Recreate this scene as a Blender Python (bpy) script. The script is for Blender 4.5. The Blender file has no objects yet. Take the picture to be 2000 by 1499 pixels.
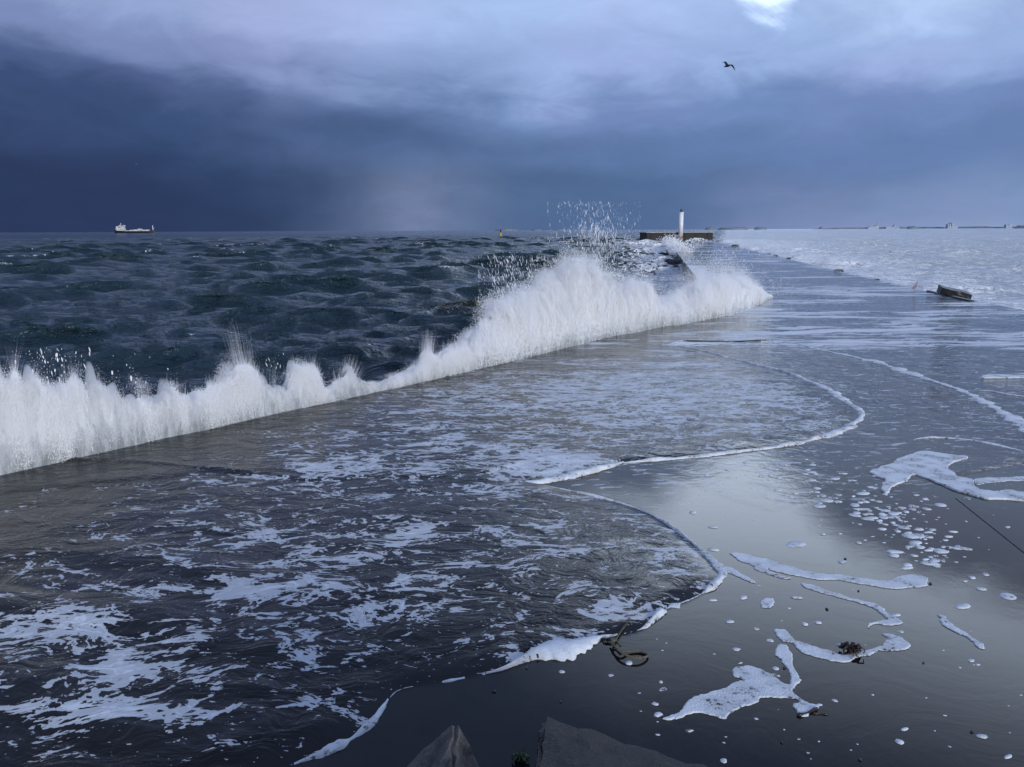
import bpy, bmesh, math
import numpy as np
from mathutils import Vector, Matrix
from mathutils.geometry import tessellate_polygon

rng = np.random.default_rng(7)
S = bpy.context.scene
COL = S.collection

# ------------------------------------------------------------------ camera
F = 1560.0                                   # focal length in pixels of the 2000 x 1499 photograph
EYE = np.array([0.0, 0.0, 2.0])              # two metres above the pier deck (deck = z 0)
PITCH, ROLL = math.radians(10.87), 0.0045
_f = np.array([0, math.cos(PITCH), -math.sin(PITCH)])
_u = np.array([0, math.sin(PITCH), math.cos(PITCH)])
_r = np.array([1.0, 0, 0])
CU = _u * math.cos(ROLL) + _r * math.sin(ROLL)
CR = _r * math.cos(ROLL) - _u * math.sin(ROLL)
cam_d = bpy.data.cameras.new('camera')
cam_d.sensor_fit = 'HORIZONTAL'; cam_d.sensor_width = 36.0
cam_d.lens = 36.0 * F / 2000.0
cam_d.clip_start = 0.05; cam_d.clip_end = 60000
cam = bpy.data.objects.new('camera', cam_d); COL.objects.link(cam)
cam.matrix_world = Matrix(((CR[0], CU[0], -_f[0], EYE[0]), (CR[1], CU[1], -_f[1], EYE[1]),
                           (CR[2], CU[2], -_f[2], EYE[2]), (0, 0, 0, 1)))
S.camera = cam

def ray(u, v):
    return _f + CR * ((u - 1000.0) / F) + CU * ((749.5 - v) / F)
def at(u, v, z=0.0):
    d = ray(u, v); t = (z - EYE[2]) / d[2]
    return EYE + d * t
def at_dist(u, v, y):
    d = ray(u, v); return EYE + d * (y / d[1])
def project(P):
    q = np.asarray(P, float) - EYE
    w = q @ _f
    return 1000 + F * (q @ CR) / w, 749.5 - F * (q @ CU) / w

# ------------------------------------------------------------------ node helpers
class NT:
    def __init__(s, tree): s.t = tree; s.n = tree.nodes; s.l = tree.links
    def new(s, typ, **kw):
        nd = s.n.new(typ)
        for k, v in kw.items(): setattr(nd, k, v)
        return nd
    def put(s, sock, v):
        if isinstance(v, bpy.types.NodeSocket): s.l.new(v, sock)
        elif v is not None: sock.default_value = v
    def m(s, op, a, b=None, c=None, clamp=False):
        nd = s.new('ShaderNodeMath', operation=op, use_clamp=clamp)
        for i, v in enumerate((a, b, c)):
            if v is not None: s.put(nd.inputs[i], v)
        return nd.outputs[0]
    def vm(s, op, a, b=None):
        nd = s.new('ShaderNodeVectorMath', operation=op)
        s.put(nd.inputs[0], a)
        if b is not None: s.put(nd.inputs[1], b)
        return nd.outputs[0]
    def noise(s, vec, scale, detail=4, rough=0.55, dist=0.0, out=0):
        nd = s.new('ShaderNodeTexNoise'); s.put(nd.inputs['Vector'], vec)
        nd.inputs['Scale'].default_value = scale; nd.inputs['Detail'].default_value = detail
        nd.inputs['Roughness'].default_value = rough; nd.inputs['Distortion'].default_value = dist
        return nd.outputs[out]
    def step(s, x, a, b, lo=0.0, hi=1.0):
        nd = s.new('ShaderNodeMapRange', interpolation_type='SMOOTHSTEP')
        s.put(nd.inputs[0], x); s.put(nd.inputs[1], a); s.put(nd.inputs[2], b); s.put(nd.inputs[3], lo); s.put(nd.inputs[4], hi)
        return nd.outputs[0]
    def ramp(s, x, stops):
        nd = s.new('ShaderNodeValToRGB'); cr = nd.color_ramp; cr.interpolation = 'B_SPLINE' if False else 'EASE'
        while len(cr.elements) < len(stops): cr.elements.new(0.5)
        for e, (p, c) in zip(cr.elements, stops): e.position = p; e.color = (*c, 1)
        s.put(nd.inputs[0], x); return nd.outputs[0]
    def mix(s, f, a, b, mode='MIX'):
        nd = s.new('ShaderNodeMix', data_type='RGBA', blend_type=mode)
        s.put(nd.inputs[0], f); s.put(nd.inputs[6], a); s.put(nd.inputs[7], b)
        return nd.outputs[2]
    def mapping(s, vec, scale=(1, 1, 1), rot=(0, 0, 0), loc=(0, 0, 0)):
        nd = s.new('ShaderNodeMapping'); s.put(nd.inputs[0], vec)
        nd.inputs['Scale'].default_value = scale; nd.inputs['Rotation'].default_value = rot; nd.inputs['Location'].default_value = loc
        return nd.outputs[0]
    def attr(s, name, out='Fac'):
        nd = s.new('ShaderNodeAttribute', attribute_name=name); return nd.outputs[out]
    def bump(s, h, strength=1.0, dist=0.01, normal=None):
        nd = s.new('ShaderNodeBump'); s.put(nd.inputs['Strength'], strength); s.put(nd.inputs['Distance'], dist)
        s.put(nd.inputs['Height'], h)
        if normal is not None: s.put(nd.inputs['Normal'], normal)
        return nd.outputs[0]

def lin(r, g, b):
    f = lambda c: c / 12.92 if c <= 0.04045 else ((c + 0.055) / 1.055) ** 2.4
    return tuple(f(c / 255.0) for c in (r, g, b))
def pos(n):
    return n.new('ShaderNodeNewGeometry').outputs['Position']

# ------------------------------------------------------------------ sky, sun, exposure
SUN_AZ, SUN_EL = math.radians(150), math.radians(12)     # low, behind the camera and to its right
world = bpy.data.worlds.new('World'); S.world = world; world.use_nodes = True
n = NT(world.node_tree); n.n.clear()
D = n.new('ShaderNodeTexCoord').outputs['Generated']
sep = n.new('ShaderNodeSeparateXYZ'); n.put(sep.inputs[0], D); dx, dy, dz = sep.outputs
elev = n.m('MULTIPLY', n.m('ARCSINE', n.m('MAXIMUM', dz, -0.02)), 57.2958)
hor = n.m('SQRT', n.m('ADD', n.m('MULTIPLY', dx, dx), n.m('ADD', n.m('MULTIPLY', dy, dy), 0.0004)))
sx = n.m('DIVIDE', dx, hor)                    # -1 left ... +1 right of the pier
sy = n.m('DIVIDE', dy, hor)
cv = n.mapping(D, scale=(3.2, 3.2, 9.0))
n1 = n.noise(cv, 1.15, 6, 0.52, 0.35)
n2 = n.noise(n.mapping(D, scale=(3, 3, 7), loc=(3.1, 1.7, 0.4)), 1.4, 5, 0.5, 0.2)
n3 = n.noise(n.mapping(D, scale=(9, 9, 2.2), loc=(7, 2, 1)), 1.0, 3, 0.5)        # hanging rain shafts
n4 = n.noise(n.mapping(D, scale=(8, 8, 20), loc=(1, 5, 2)), 1.3, 6, 0.6, 0.6)
fade = n.step(elev, 0.0, 9.0)
e2 = n.m('ADD', elev, n.m('MULTIPLY', n.m('SUBTRACT', n1, 0.5), n.m('ADD', 3.0, n.m('MULTIPLY', fade, 6.0))))
e2 = n.m('ADD', e2, n.m('MULTIPLY', n.m('SUBTRACT', n4, 0.5), n.m('MULTIPLY', fade, 2.6)))
p = n.m('SQRT', n.m('DIVIDE', n.m('MAXIMUM', e2, 0.0), 90.0))
sxw = n.m('ADD', sx, n.m('MULTIPLY', n.m('SUBTRACT', n2, 0.5), 0.35))
def P(e): return math.sqrt(e / 90.0)
ZEN = lin(118, 142, 190)
left = n.ramp(p, [(0.0, lin(44, 58, 92)), (P(3), lin(43, 60, 95)), (P(7), lin(58, 80, 120)), (P(9.0), lin(82, 101, 146)),
                  (P(12.3), lin(124, 141, 187)), (P(15), lin(150, 168, 212)), (P(30), lin(128, 150, 196)), (1, ZEN)])
mid = n.ramp(p, [(0.0, lin(84, 109, 150)), (P(3), lin(82, 109, 150)), (P(5.5), lin(98, 126, 172)), (P(8), lin(112, 140, 188)),
                 (P(11), lin(154, 180, 227)), (P(15), lin(170, 198, 243)), (P(20), lin(168, 190, 228)), (P(34), lin(130, 155, 202)), (1, ZEN)])
right = n.ramp(p, [(0.0, lin(146, 166, 205)), (P(2.2), lin(126, 151, 192)), (P(5), lin(104, 130, 178)), (P(8.5), lin(114, 140, 190)),
                   (P(12), lin(152, 178, 224)), (P(14.5), lin(184, 210, 248)), (P(22), lin(180, 198, 232)), (P(36), lin(135, 158, 202)), (1, ZEN)])
back = n.ramp(p, [(0.0, lin(150, 158, 178)), (P(10), lin(160, 168, 190)), (P(30), lin(132, 152, 192)), (1, ZEN)])
c = n.mix(n.step(sxw, -0.42, 0.08), left, mid)
c = n.mix(n.step(sxw, 0.12, 0.60), c, right)
c = n.mix(n.step(sy, 0.2, -0.6), c, back)
def bell(x, c0, w): return n.m('POWER', 2.718, n.m('MULTIPLY', n.m('POWER', n.m('DIVIDE', n.m('SUBTRACT', x, c0), w), 2.0), -1.0))
sxs = n.m('ADD', sx, n.m('MULTIPLY', n.m('SUBTRACT', n3, 0.5), 0.10))
shaft = n.m('MULTIPLY', n.m('MULTIPLY', bell(sxs, -0.112, 0.080), n.step(e2, 7.0, 2.0)), n.m('ADD', 0.55, n.m('MULTIPLY', n4, 0.7)))
c = n.mix(n.m('MULTIPLY', shaft, 0.55), c, (*lin(138, 152, 188), 1))
band = bell(n.m('ADD', n.m('ADD', elev, n.m('MULTIPLY', n.m('SUBTRACT', n1, 0.5), 3.5)), n.m('MULTIPLY', sx, 6.5)), 6.3, 1.15)
band = n.m('MULTIPLY', band, n.step(sx, 0.28, 0.0))
c = n.mix(n.m('MULTIPLY', band, 0.24), c, (*lin(50, 68, 104), 1))
c = n.mix(n.m('MULTIPLY', n.step(n2, 0.42, 0.70), 0.55), c, n.mix(1.0, c, (1.16, 0.97, 1.0, 1), 'MULTIPLY'))
mod = n.m('ADD', 0.88, n.m('MULTIPLY', n4, 0.24))
vs = n.new('ShaderNodeVectorMath', operation='SCALE'); n.put(vs.inputs[0], c); n.put(vs.inputs['Scale'], mod)
# the storm cloud ends above the pier: a bright break whose lowest notch just reaches down into view
wob = n.m('ADD', n.m('MULTIPLY', n.m('SUBTRACT', n1, 0.5), 5.0), n.m('MULTIPLY', n.m('SUBTRACT', n4, 0.5), 3.5))
notch = n.m('MULTIPLY', n.m('POWER', n.m('DIVIDE', n.m('SUBTRACT', sx, 0.288), 0.070), 2.0), -1.0)
edge = n.m('SUBTRACT', n.m('ADD', 18.4, n.m('MULTIPLY', n.m('MAXIMUM', n.m('SUBTRACT', sx, 0.32), 0.0), 15.0)), n.m('MULTIPLY', n.m('POWER', 2.718, notch), 5.0))
above = n.step(n.m('SUBTRACT', n.m('ADD', elev, wob), edge), -1.2, 2.6)
gap = n.m('MULTIPLY', above, n.step(elev, 36.0, 20.0))
gap = n.m('MULTIPLY', gap, n.m('MULTIPLY', n.step(sxw, -0.06, 0.20), n.step(sxw, 1.05, 0.75)))
gap = n.m('MULTIPLY', gap, n.step(sy, 0.1, 0.4))
skyt = n.new('ShaderNodeTexSky', sky_type='NISHITA', sun_disc=False, sun_elevation=SUN_EL, sun_rotation=SUN_AZ)
skyt.air_density = 1.2; skyt.dust_density = 3.0
clear = n.vm('ADD', n.mix(1.0, skyt.outputs[0], (0.1, 0.1, 0.1, 1), 'MULTIPLY'), (2.2, 2.55, 3.15))
fin = n.mix(gap, vs.outputs[0], clear)
bg = n.new('ShaderNodeBackground'); n.put(bg.inputs[0], fin); bg.inputs[1].default_value = 0.65
out = n.new('ShaderNodeOutputWorld'); n.l.new(bg.outputs[0], out.inputs[0])

sd = bpy.data.lights.new('sun', 'SUN'); sd.energy = 1.5; sd.angle = math.radians(12); sd.color = (0.97, 0.98, 1.0)
sun = bpy.data.objects.new('sun', sd); COL.objects.link(sun)
sdir = Vector((math.sin(SUN_AZ) * math.cos(SUN_EL), math.cos(SUN_AZ) * math.cos(SUN_EL), math.sin(SUN_EL)))
sun.rotation_euler = sdir.to_track_quat('Z', 'Y').to_euler(); sun.location = (3, -6, 12)
S.view_settings.view_transform = 'Standard'; S.view_settings.look = 'None'
S.view_settings.exposure = 0.62; S.view_settings.gamma = 1.0; S.view_settings.use_curve_mapping = False
S.render.engine = 'CYCLES'
S.cycles.max_bounces = 8; S.cycles.diffuse_bounces = 4; S.cycles.glossy_bounces = 4; S.cycles.transparent_max_bounces = 8
S.cycles.volume_bounces = 3; S.cycles.use_denoising = True; S.cycles.caustics_reflective = False; S.cycles.caustics_refractive = False

# ------------------------------------------------------------------ build helpers
def tag(o, label=None, cat=None, group=None, kind=None):
    if label: o['label'] = label
    if cat: o['category'] = cat
    if group: o['group'] = group
    if kind: o['kind'] = kind
    return o
def link(name, me, mat=None, parent=None):
    o = bpy.data.objects.new(name, me); COL.objects.link(o)
    if mat is not None and me is not None: me.materials.append(mat)
    if parent is not None: o.parent = parent
    return o
def empty(name, loc=(0, 0, 0), rz=0.0):
    o = bpy.data.objects.new(name, None); COL.objects.link(o); o.location = loc; o.rotation_euler = (0, 0, rz)
    o.empty_display_size = 0.2
    return o
def mesh_np(name, V, Q, smooth=True, tris=None):
    """V (n,3); Q (m,4) quads or (m,3)"""
    me = bpy.data.meshes.new(name)
    V = np.ascontiguousarray(V, dtype=np.float32); Q = np.ascontiguousarray(Q, dtype=np.int32); k = Q.shape[1] if len(Q) else 4
    me.vertices.add(len(V)); me.vertices.foreach_set('co', V.ravel())
    if len(Q):
        me.loops.add(Q.size); me.loops.foreach_set('vertex_index', Q.ravel())
        me.polygons.add(len(Q)); me.polygons.foreach_set('loop_start', np.arange(0, Q.size, k, dtype=np.int32))
        me.polygons.foreach_set('use_smooth', np.full(len(Q), smooth, dtype=bool))
    me.update(); me.validate()
    return me
def fattr(me, name, a):
    at_ = me.attributes.new(name, 'FLOAT', 'POINT'); at_.data.foreach_set('value', np.ascontiguousarray(a, dtype=np.float32))
def grid_quads(nr, nc, wrap=False):
    i = np.arange(nr - 1)[:, None]; j = np.arange(nc if wrap else nc - 1)[None, :]
    a = i * nc + j; b = i * nc + (j + 1) % nc
    return np.stack([a, b, b + nc, a + nc], -1).reshape(-1, 4)
def _h(ix, iy, s):
    v = np.sin(ix * 127.1 + iy * 311.7 + s * 74.7) * 43758.5453
    return v - np.floor(v)
def vnoise(x, y, s=0):
    ix, iy = np.floor(x), np.floor(y); fx, fy = x - ix, y - iy
    fx = fx * fx * (3 - 2 * fx); fy = fy * fy * (3 - 2 * fy)
    a, b, c_, d = _h(ix, iy, s), _h(ix + 1, iy, s), _h(ix, iy + 1, s), _h(ix + 1, iy + 1, s)
    return (a * (1 - fx) + b * fx) * (1 - fy) + (c_ * (1 - fx) + d * fx) * fy
def fbm(x, y, s=0, o=4):
    r = 0; a = 0.5; t = 0
    for k in range(o):
        r = r + a * vnoise(x * 2 ** k + 17.3 * k, y * 2 ** k + 9.1 * k, s + k); t += a; a *= 0.5
    return r / t
def sstep(x, a, b):
    t = np.clip((x - a) / (b - a), 0, 1); return t * t * (3 - 2 * t)
def catmull(pts, k=8, closed=False):
    P_ = np.asarray(pts, float); m_ = len(P_); out_ = []
    rngi = range(m_) if closed else range(m_ - 1)
    for i in rngi:
        if closed: p0, p1, p2, p3 = P_[(i - 1) % m_], P_[i], P_[(i + 1) % m_], P_[(i + 2) % m_]
        else: p0, p1, p2, p3 = P_[max(i - 1, 0)], P_[i], P_[i + 1], P_[min(i + 2, m_ - 1)]
        for t in np.arange(k) / k:
            out_.append(0.5 * (2 * p1 + (p2 - p0) * t + (2 * p0 - 5 * p1 + 4 * p2 - p3) * t * t + (3 * p1 - p0 - 3 * p2 + p3) * t ** 3))
    if not closed: out_.append(P_[-1])
    return np.array(out_)
def seg_dist(X, Y, poly, closed=False):
    """distance to polyline, and nearest point"""
    best = np.full(X.shape, 1e9); nx = np.zeros_like(X); ny = np.zeros_like(Y)
    m_ = len(poly); R = m_ if closed else m_ - 1
    for i in range(R):
        ax, ay = poly[i][:2]; bx, by = poly[(i + 1) % m_][:2]
        ex, ey = bx - ax, by - ay; L = ex * ex + ey * ey + 1e-12
        t = np.clip(((X - ax) * ex + (Y - ay) * ey) / L, 0, 1)
        qx, qy = ax + t * ex, ay + t * ey; d = np.hypot(X - qx, Y - qy)
        k = d < best; best[k] = d[k]; nx[k] = qx[k]; ny[k] = qy[k]
    return best, nx, ny
def inside(X, Y, poly):
    r = np.zeros(X.shape, bool); m_ = len(poly); j = m_ - 1
    for i in range(m_):
        xi, yi = poly[i][:2]; xj, yj = poly[j][:2]
        k = ((yi > Y) != (yj > Y)) & (X < (xj - xi) * (Y - yi) / (yj - yi + 1e-12) + xi)
        r ^= k; j = i
    return r
def px(lst, z=0.0): return np.array([at(u, v, z) for u, v in lst])

def box_bm(bm, c_, s, rot=None):
    r = bmesh.ops.create_cube(bm, size=1.0)
    M = Matrix.Translation(c_) @ (rot.to_4x4() if rot is not None else Matrix.Identity(4)) @ Matrix.Diagonal((*s, 1))
    bmesh.ops.transform(bm, matrix=M, verts=r['verts']); return r['verts']
def cyl_bm(bm, p0, p1, r0, r1=None, seg=12, caps=True):
    p0, p1 = Vector(p0), Vector(p1); r1 = r0 if r1 is None else r1
    q = (p1 - p0).to_track_quat('Z', 'Y').to_matrix(); A, B = [], []
    for i in range(seg):
        a = 2 * math.pi * i / seg; v = Vector((math.cos(a), math.sin(a), 0))
        A.append(bm.verts.new(p0 + q @ (v * r0))); B.append(bm.verts.new(p1 + q @ (v * r1)))
    for i in range(seg): bm.faces.new((A[i], A[(i + 1) % seg], B[(i + 1) % seg], B[i]))
    if caps: bm.faces.new(A[::-1]); bm.faces.new(B)
def fin_bm(name, bm, mat, parent=None, smooth=False, bevel=0.0):
    if bevel: bmesh.ops.bevel(bm, geom=bm.edges[:], offset=bevel, segments=2, affect='EDGES', profile=0.6)
    bmesh.ops.recalc_face_normals(bm, faces=bm.faces[:])
    me = bpy.data.meshes.new(name); bm.to_mesh(me); bm.free()
    if smooth: me.polygons.foreach_set('use_smooth', np.ones(len(me.polygons), bool))
    return link(name, me, mat, parent)
def tube(name, pts, rad, mat, parent=None, seg=8):
    P_ = np.asarray(pts, float); T = np.gradient(P_, axis=0); T /= np.linalg.norm(T, axis=1)[:, None] + 1e-9
    up = np.array([0, 0, 1.0]); R = np.cross(T, up); R /= np.linalg.norm(R, axis=1)[:, None] + 1e-9; U = np.cross(R, T)
    a = np.arange(seg) / seg * 2 * math.pi; rad = np.broadcast_to(np.asarray(rad, float), (len(P_),))
    V = P_[:, None] + rad[:, None, None] * (R[:, None] * np.cos(a)[None, :, None] + U[:, None] * np.sin(a)[None, :, None])
    return link(name, mesh_np(name, V.reshape(-1, 3), grid_quads(len(P_), seg, True)), mat, parent)

# ------------------------------------------------------------------ materials
def new_mat(name):
    m = bpy.data.materials.new(name); m.use_nodes = True
    n = NT(m.node_tree); b = n.n['Principled BSDF']; return m, n, b
def simple(name, col, rough=0.6, noise_scale=None, var=0.25, metal=0.0, bump=0.0, spec=0.5):
    m, n, b = new_mat(name)
    b.inputs['Roughness'].default_value = rough; b.inputs['Metallic'].default_value = metal
    b.inputs['Specular IOR Level'].default_value = spec
    if noise_scale:
        oc = n.new('ShaderNodeTexCoord').outputs['Object']
        t = n.noise(oc, noise_scale, 6, 0.6)
        a = tuple(c * (1 - var) for c in col); d = tuple(min(1, c * (1 + var)) for c in col)
        n.put(b.inputs['Base Color'], n.ramp(t, [(0.3, a), (0.7, d)]))
        if bump: n.put(b.inputs['Normal'], n.bump(t, bump, 0.02))
    else: b.inputs['Base Color'].default_value = (*col, 1)
    return m

def m_sea():
    m, n, b = new_mat('sea_water'); P_ = pos(n)
    foam = n.attr('foam'); far = n.attr('far')
    b.inputs['Base Color'].default_value = (0.016, 0.037, 0.052, 1); b.inputs['Roughness'].default_value = 0.06
    b.inputs['IOR'].default_value = 1.333
    w1 = n.noise(n.mapping(P_, scale=(0.85, 1.7, 0.3), rot=(0, 0, 0.2)), 1.0, 5, 0.62, 0.8)
    lee = n.attr('lee')
    milky_sheen = n.m('MULTIPLY', lee, n.step(n.noise(n.mapping(P_, scale=(0.25, 0.5, 1)), 1.0, 5, 0.65, 0.4), 0.25, 0.75, 0.70, 1.0))      # milky lee shallows, with the sky's sheen put into the pale colour as well
    n.put(b.inputs['Base Color'], n.mix(milky_sheen, (0.016, 0.037, 0.052, 1), (0.50, 0.56, 0.62, 1)))
    n.put(b.inputs['Roughness'], n.m('ADD', 0.05, n.m('MULTIPLY', n.m('MAXIMUM', n.m('MULTIPLY', far, 0.3), lee), 0.26)))
    c1 = n.noise(n.mapping(P_, scale=(1.6, 3.2, 1), rot=(0, 0, 0.25)), 1.4, 5, 0.62, 0.5, out=1)
    c2 = n.noise(n.mapping(P_, scale=(0.30, 0.62, 1), rot=(0, 0, 0.25)), 1.0, 6, 0.66, 0.4, out=1)
    half = (0.5, 0.5, 0.5)
    near_k = n.m('ADD', 0.22, n.m('MULTIPLY', n.m('MAXIMUM', n.m('MULTIPLY', far, 0.5), lee), 0.75))
    def flat(v, k):
        q = n.new('ShaderNodeVectorMath', operation='SCALE'); n.put(q.inputs[0], n.vm('MULTIPLY', n.vm('SUBTRACT', v, half), (1.0, 1.5, 0.0))); n.put(q.inputs['Scale'], k); return q.outputs[0]
    nb = n.vm('NORMALIZE', n.vm('ADD', n.vm('ADD', n.bump(n.noise(n.mapping(P_, scale=(2.6, 5.2, 0.3), rot=(0, 0, 0.3)), 1.0, 4, 0.6, 0.5), 1.0, 0.16, n.bump(w1, 1.0, 0.46)), flat(c1, near_k)), flat(c2, n.m('MULTIPLY', far, 0.7))))
    n.put(b.inputs['Normal'], nb)
    wp = n.vm('ADD', P_, n.vm('MULTIPLY', n.noise(P_, 0.9, 3, out=1), (1.6, 1.6, 0)))
    f1 = n.noise(n.mapping(wp, scale=(1.2, 2.6, 1), rot=(0, 0, 0.3)), 1.3, 7, 0.68, 0.8)
    rid = n.m('ABSOLUTE', n.m('SUBTRACT', n.noise(n.mapping(wp, scale=(1, 2.2, 1)), 0.9, 5, 0.62, 0.4), 0.5))
    fv = n.m('ADD', f1, n.m('MULTIPLY', n.step(rid, 0.08, 0.0), 0.13))
    thr = n.m('SUBTRACT', 0.92, n.m('MULTIPLY', foam, 0.62))
    mask = n.step(fv, n.m('SUBTRACT', thr, 0.05), n.m('ADD', thr, 0.09))
    mask = n.m('MULTIPLY', mask, n.step(foam, 0.01, 0.1))
    fo = n.new('ShaderNodeBsdfPrincipled'); fo.inputs['Base Color'].default_value = (0.84, 0.87, 0.90, 1); fo.inputs['Roughness'].default_value = 0.6
    n.put(fo.inputs['Normal'], nb)
    mx = n.new('ShaderNodeMixShader'); n.put(mx.inputs[0], mask); n.l.new(b.outputs[0], mx.inputs[1]); n.l.new(fo.outputs[0], mx.inputs[2])
    n.l.new(mx.outputs[0], n.n['Material Output'].inputs[0]); return m

def m_film():
    m, n, b = new_mat('wet_deck_water'); P_ = pos(n)
    foam = n.attr('foam'); rip = n.attr('ripple'); dist = n.attr('far')
    conc = n.noise(P_, 5.0, 8, 0.65)
    grit = n.noise(P_, 90.0, 3, 0.6)
    cc = n.ramp(n.m('ADD', n.m('MULTIPLY', conc, 0.7), n.m('MULTIPLY', grit, 0.3)), [(0.3, (0.006, 0.006, 0.007)), (0.55, (0.013, 0.012, 0.012)), (0.75, (0.026, 0.023, 0.021))])
    n.put(b.inputs['Base Color'], cc); n.put(b.inputs['Roughness'], n.m('ADD', 0.025, n.m('MULTIPLY', n.step(conc, 0.45, 0.7), 0.05))); b.inputs['IOR'].default_value = 1.333
    wp = n.vm('ADD', P_, n.vm('MULTIPLY', n.vm('SUBTRACT', n.noise(P_, 1.1, 3, out=1), (0.5, 0.5, 0.5)), (0.9, 0.9, 0)))
    r1 = n.noise(n.mapping(wp, scale=(3.0, 5.5, 1), rot=(0, 0, 0.12)), 1.0, 4, 0.55, 0.4)
    r2 = n.noise(n.mapping(wp, scale=(14, 24, 1), rot=(0, 0, 0.12)), 1.0, 4, 0.6, 0.5)
    n.put(b.inputs['Specular IOR Level'], n.m('SUBTRACT', 0.5, n.m('MULTIPLY', rip, 0.20)))
    nb = n.bump(r1, n.m('MULTIPLY', rip, 0.55), 0.05)
    nb = n.bump(r2, n.m('MULTIPLY', rip, 0.50), 0.012, nb)
    nb2 = n.bump(n.noise(P_, 22, 3, 0.5), 0.03, 0.003, nb)
    cf = n.noise(n.mapping(wp, scale=(2.0, 5.0, 1)), 1.5, 5, 0.62, 0.4, out=1)
    sc = n.new('ShaderNodeVectorMath', operation='SCALE'); n.put(sc.inputs[0], n.vm('MULTIPLY', n.vm('SUBTRACT', cf, (0.5, 0.5, 0.5)), (0.5, 1.0, 0.0))); n.put(sc.inputs['Scale'], n.m('MULTIPLY', n.step(dist, 0.02, 0.5), 0.16))
    n.put(b.inputs['Normal'], n.vm('NORMALIZE', n.vm('ADD', nb2, sc.outputs[0])))
    # lace of foam
    wq = n.vm('ADD', P_, n.vm('MULTIPLY', n.vm('SUBTRACT', n.noise(n.mapping(P_, loc=(5, 3, 0)), 1.4, 2, 0.5, out=1), (0.5, 0.5, 0.5)), (0.60, 0.45, 0)))
    wv = n.vm('ADD', P_, n.vm('MULTIPLY', n.vm('SUBTRACT', n.noise(n.mapping(P_, loc=(5, 3, 0)), 1.3, 1, 0.5, out=1), (0.5, 0.5, 0.5)), (0.45, 0.35, 0)))
    big = n.noise(n.mapping(wq, scale=(1.0, 1.7, 1), rot=(0, 0, 0.10)), 2.3, 7, 0.66, 0.1)
    ridn = n.noise(n.mapping(wq, scale=(1.0, 2.1, 1), rot=(0, 0, 0.06), loc=(2, 7, 0)), 1.9, 5, 0.6, 0.5)
    rid = n.step(n.m('ABSOLUTE', n.m('SUBTRACT', ridn, 0.5)), 0.075, 0.0)
    vo = n.new('ShaderNodeTexVoronoi', feature='DISTANCE_TO_EDGE'); n.put(vo.inputs['Vector'], n.mapping(wv, scale=(1, 1.5, 1))); vo.inputs['Scale'].default_value = 8.5
    fine = n.noise(n.mapping(wv, scale=(1, 1.4, 1)), 20, 4, 0.65)
    rid2n = n.noise(n.mapping(wq, scale=(1.0, 1.9, 1), rot=(0, 0, 0.10), loc=(8, 1, 0)), 4.6, 4, 0.6, 0.6)
    rid2 = n.step(n.m('ABSOLUTE', n.m('SUBTRACT', rid2n, 0.5)), 0.06, 0.0)
    dash = n.noise(n.mapping(wp, scale=(0.34, 2.7, 1), rot=(0, 0, 0.05)), 1.0, 8, 0.76, 0.25)
    vo2 = n.new('ShaderNodeTexVoronoi', feature='DISTANCE_TO_EDGE'); n.put(vo2.inputs['Vector'], n.mapping(wv, scale=(1, 1.7, 1), loc=(4, 2, 0))); vo2.inputs['Scale'].default_value = 3.4
    fv = n.m('ADD', n.m('MULTIPLY', big, 0.62), n.m('MULTIPLY', rid, 0.12))
    fv = n.m('ADD', fv, n.m('MULTIPLY', rid2, 0.11))
    fnear = n.m('SUBTRACT', 1.0, n.step(dist, 0.03, 0.30))
    fv = n.m('ADD', n.m('MULTIPLY', fv, fnear), n.m('MULTIPLY', n.m('SUBTRACT', n.m('MULTIPLY', dash, 1.25), 0.14), n.m('SUBTRACT', 1.0, fnear)))
    thr = n.m('SUBTRACT', 0.825, n.m('MULTIPLY', foam, 0.58))
    wd = n.m('ADD', 0.012, n.m('MULTIPLY', dist, 0.016))
    far_mask = n.step(fv, n.m('SUBTRACT', thr, wd), n.m('ADD', thr, wd))
    # near foam: a web of bubbles whose strands swell until only small holes stay open
    dens = n.m('SUBTRACT', fv, n.m('SUBTRACT', thr, 0.108))
    lw = n.m('MINIMUM', n.m('MAXIMUM', n.m('MULTIPLY', dens, 1.7), 0.0), 0.55)
    jit = n.m('MULTIPLY', n.m('SUBTRACT', fine, 0.5), 0.30)
    d1 = n.m('ADD', vo.outputs['Distance'], jit); d2 = n.m('ADD', n.m('MULTIPLY', vo2.outputs['Distance'], 0.75), jit)
    web1 = n.step(n.m('SUBTRACT', lw, d1), -0.012, 0.012)
    web2 = n.step(n.m('SUBTRACT', n.m('MULTIPLY', lw, 0.7), d2), -0.012, 0.012)
    near_mask = n.m('MULTIPLY', n.m('MAXIMUM', web1, web2), n.step(dens, 0.0, 0.03))
    mask = n.m('ADD', n.m('MULTIPLY', near_mask, fnear), n.m('MULTIPLY', far_mask, n.m('SUBTRACT', 1.0, fnear)))
    spk = n.step(n.noise(n.mapping(wv, scale=(1, 2.4, 1)), 27, 2, 0.5), 0.70, 0.73)
    mask = n.m('MAXIMUM', mask, n.m('MULTIPLY', spk, n.step(foam, 0.08, 0.3)))
    dsh = n.step(n.noise(n.mapping(wq, scale=(5.0, 15.0, 1), rot=(0, 0, 0.05)), 1.0, 3, 0.55), 0.605, 0.64)
    mask = n.m('MAXIMUM', mask, n.m('MULTIPLY', dsh, n.attr('dash')))
    mask = n.m('MULTIPLY', mask, n.step(foam, 0.01, 0.12))
    thick = n.step(fv, thr, n.m('ADD', thr, 0.14))
    mask = n.m('MULTIPLY', mask, n.m('ADD', 0.70, n.m('MULTIPLY', thick, 0.30)))
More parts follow.
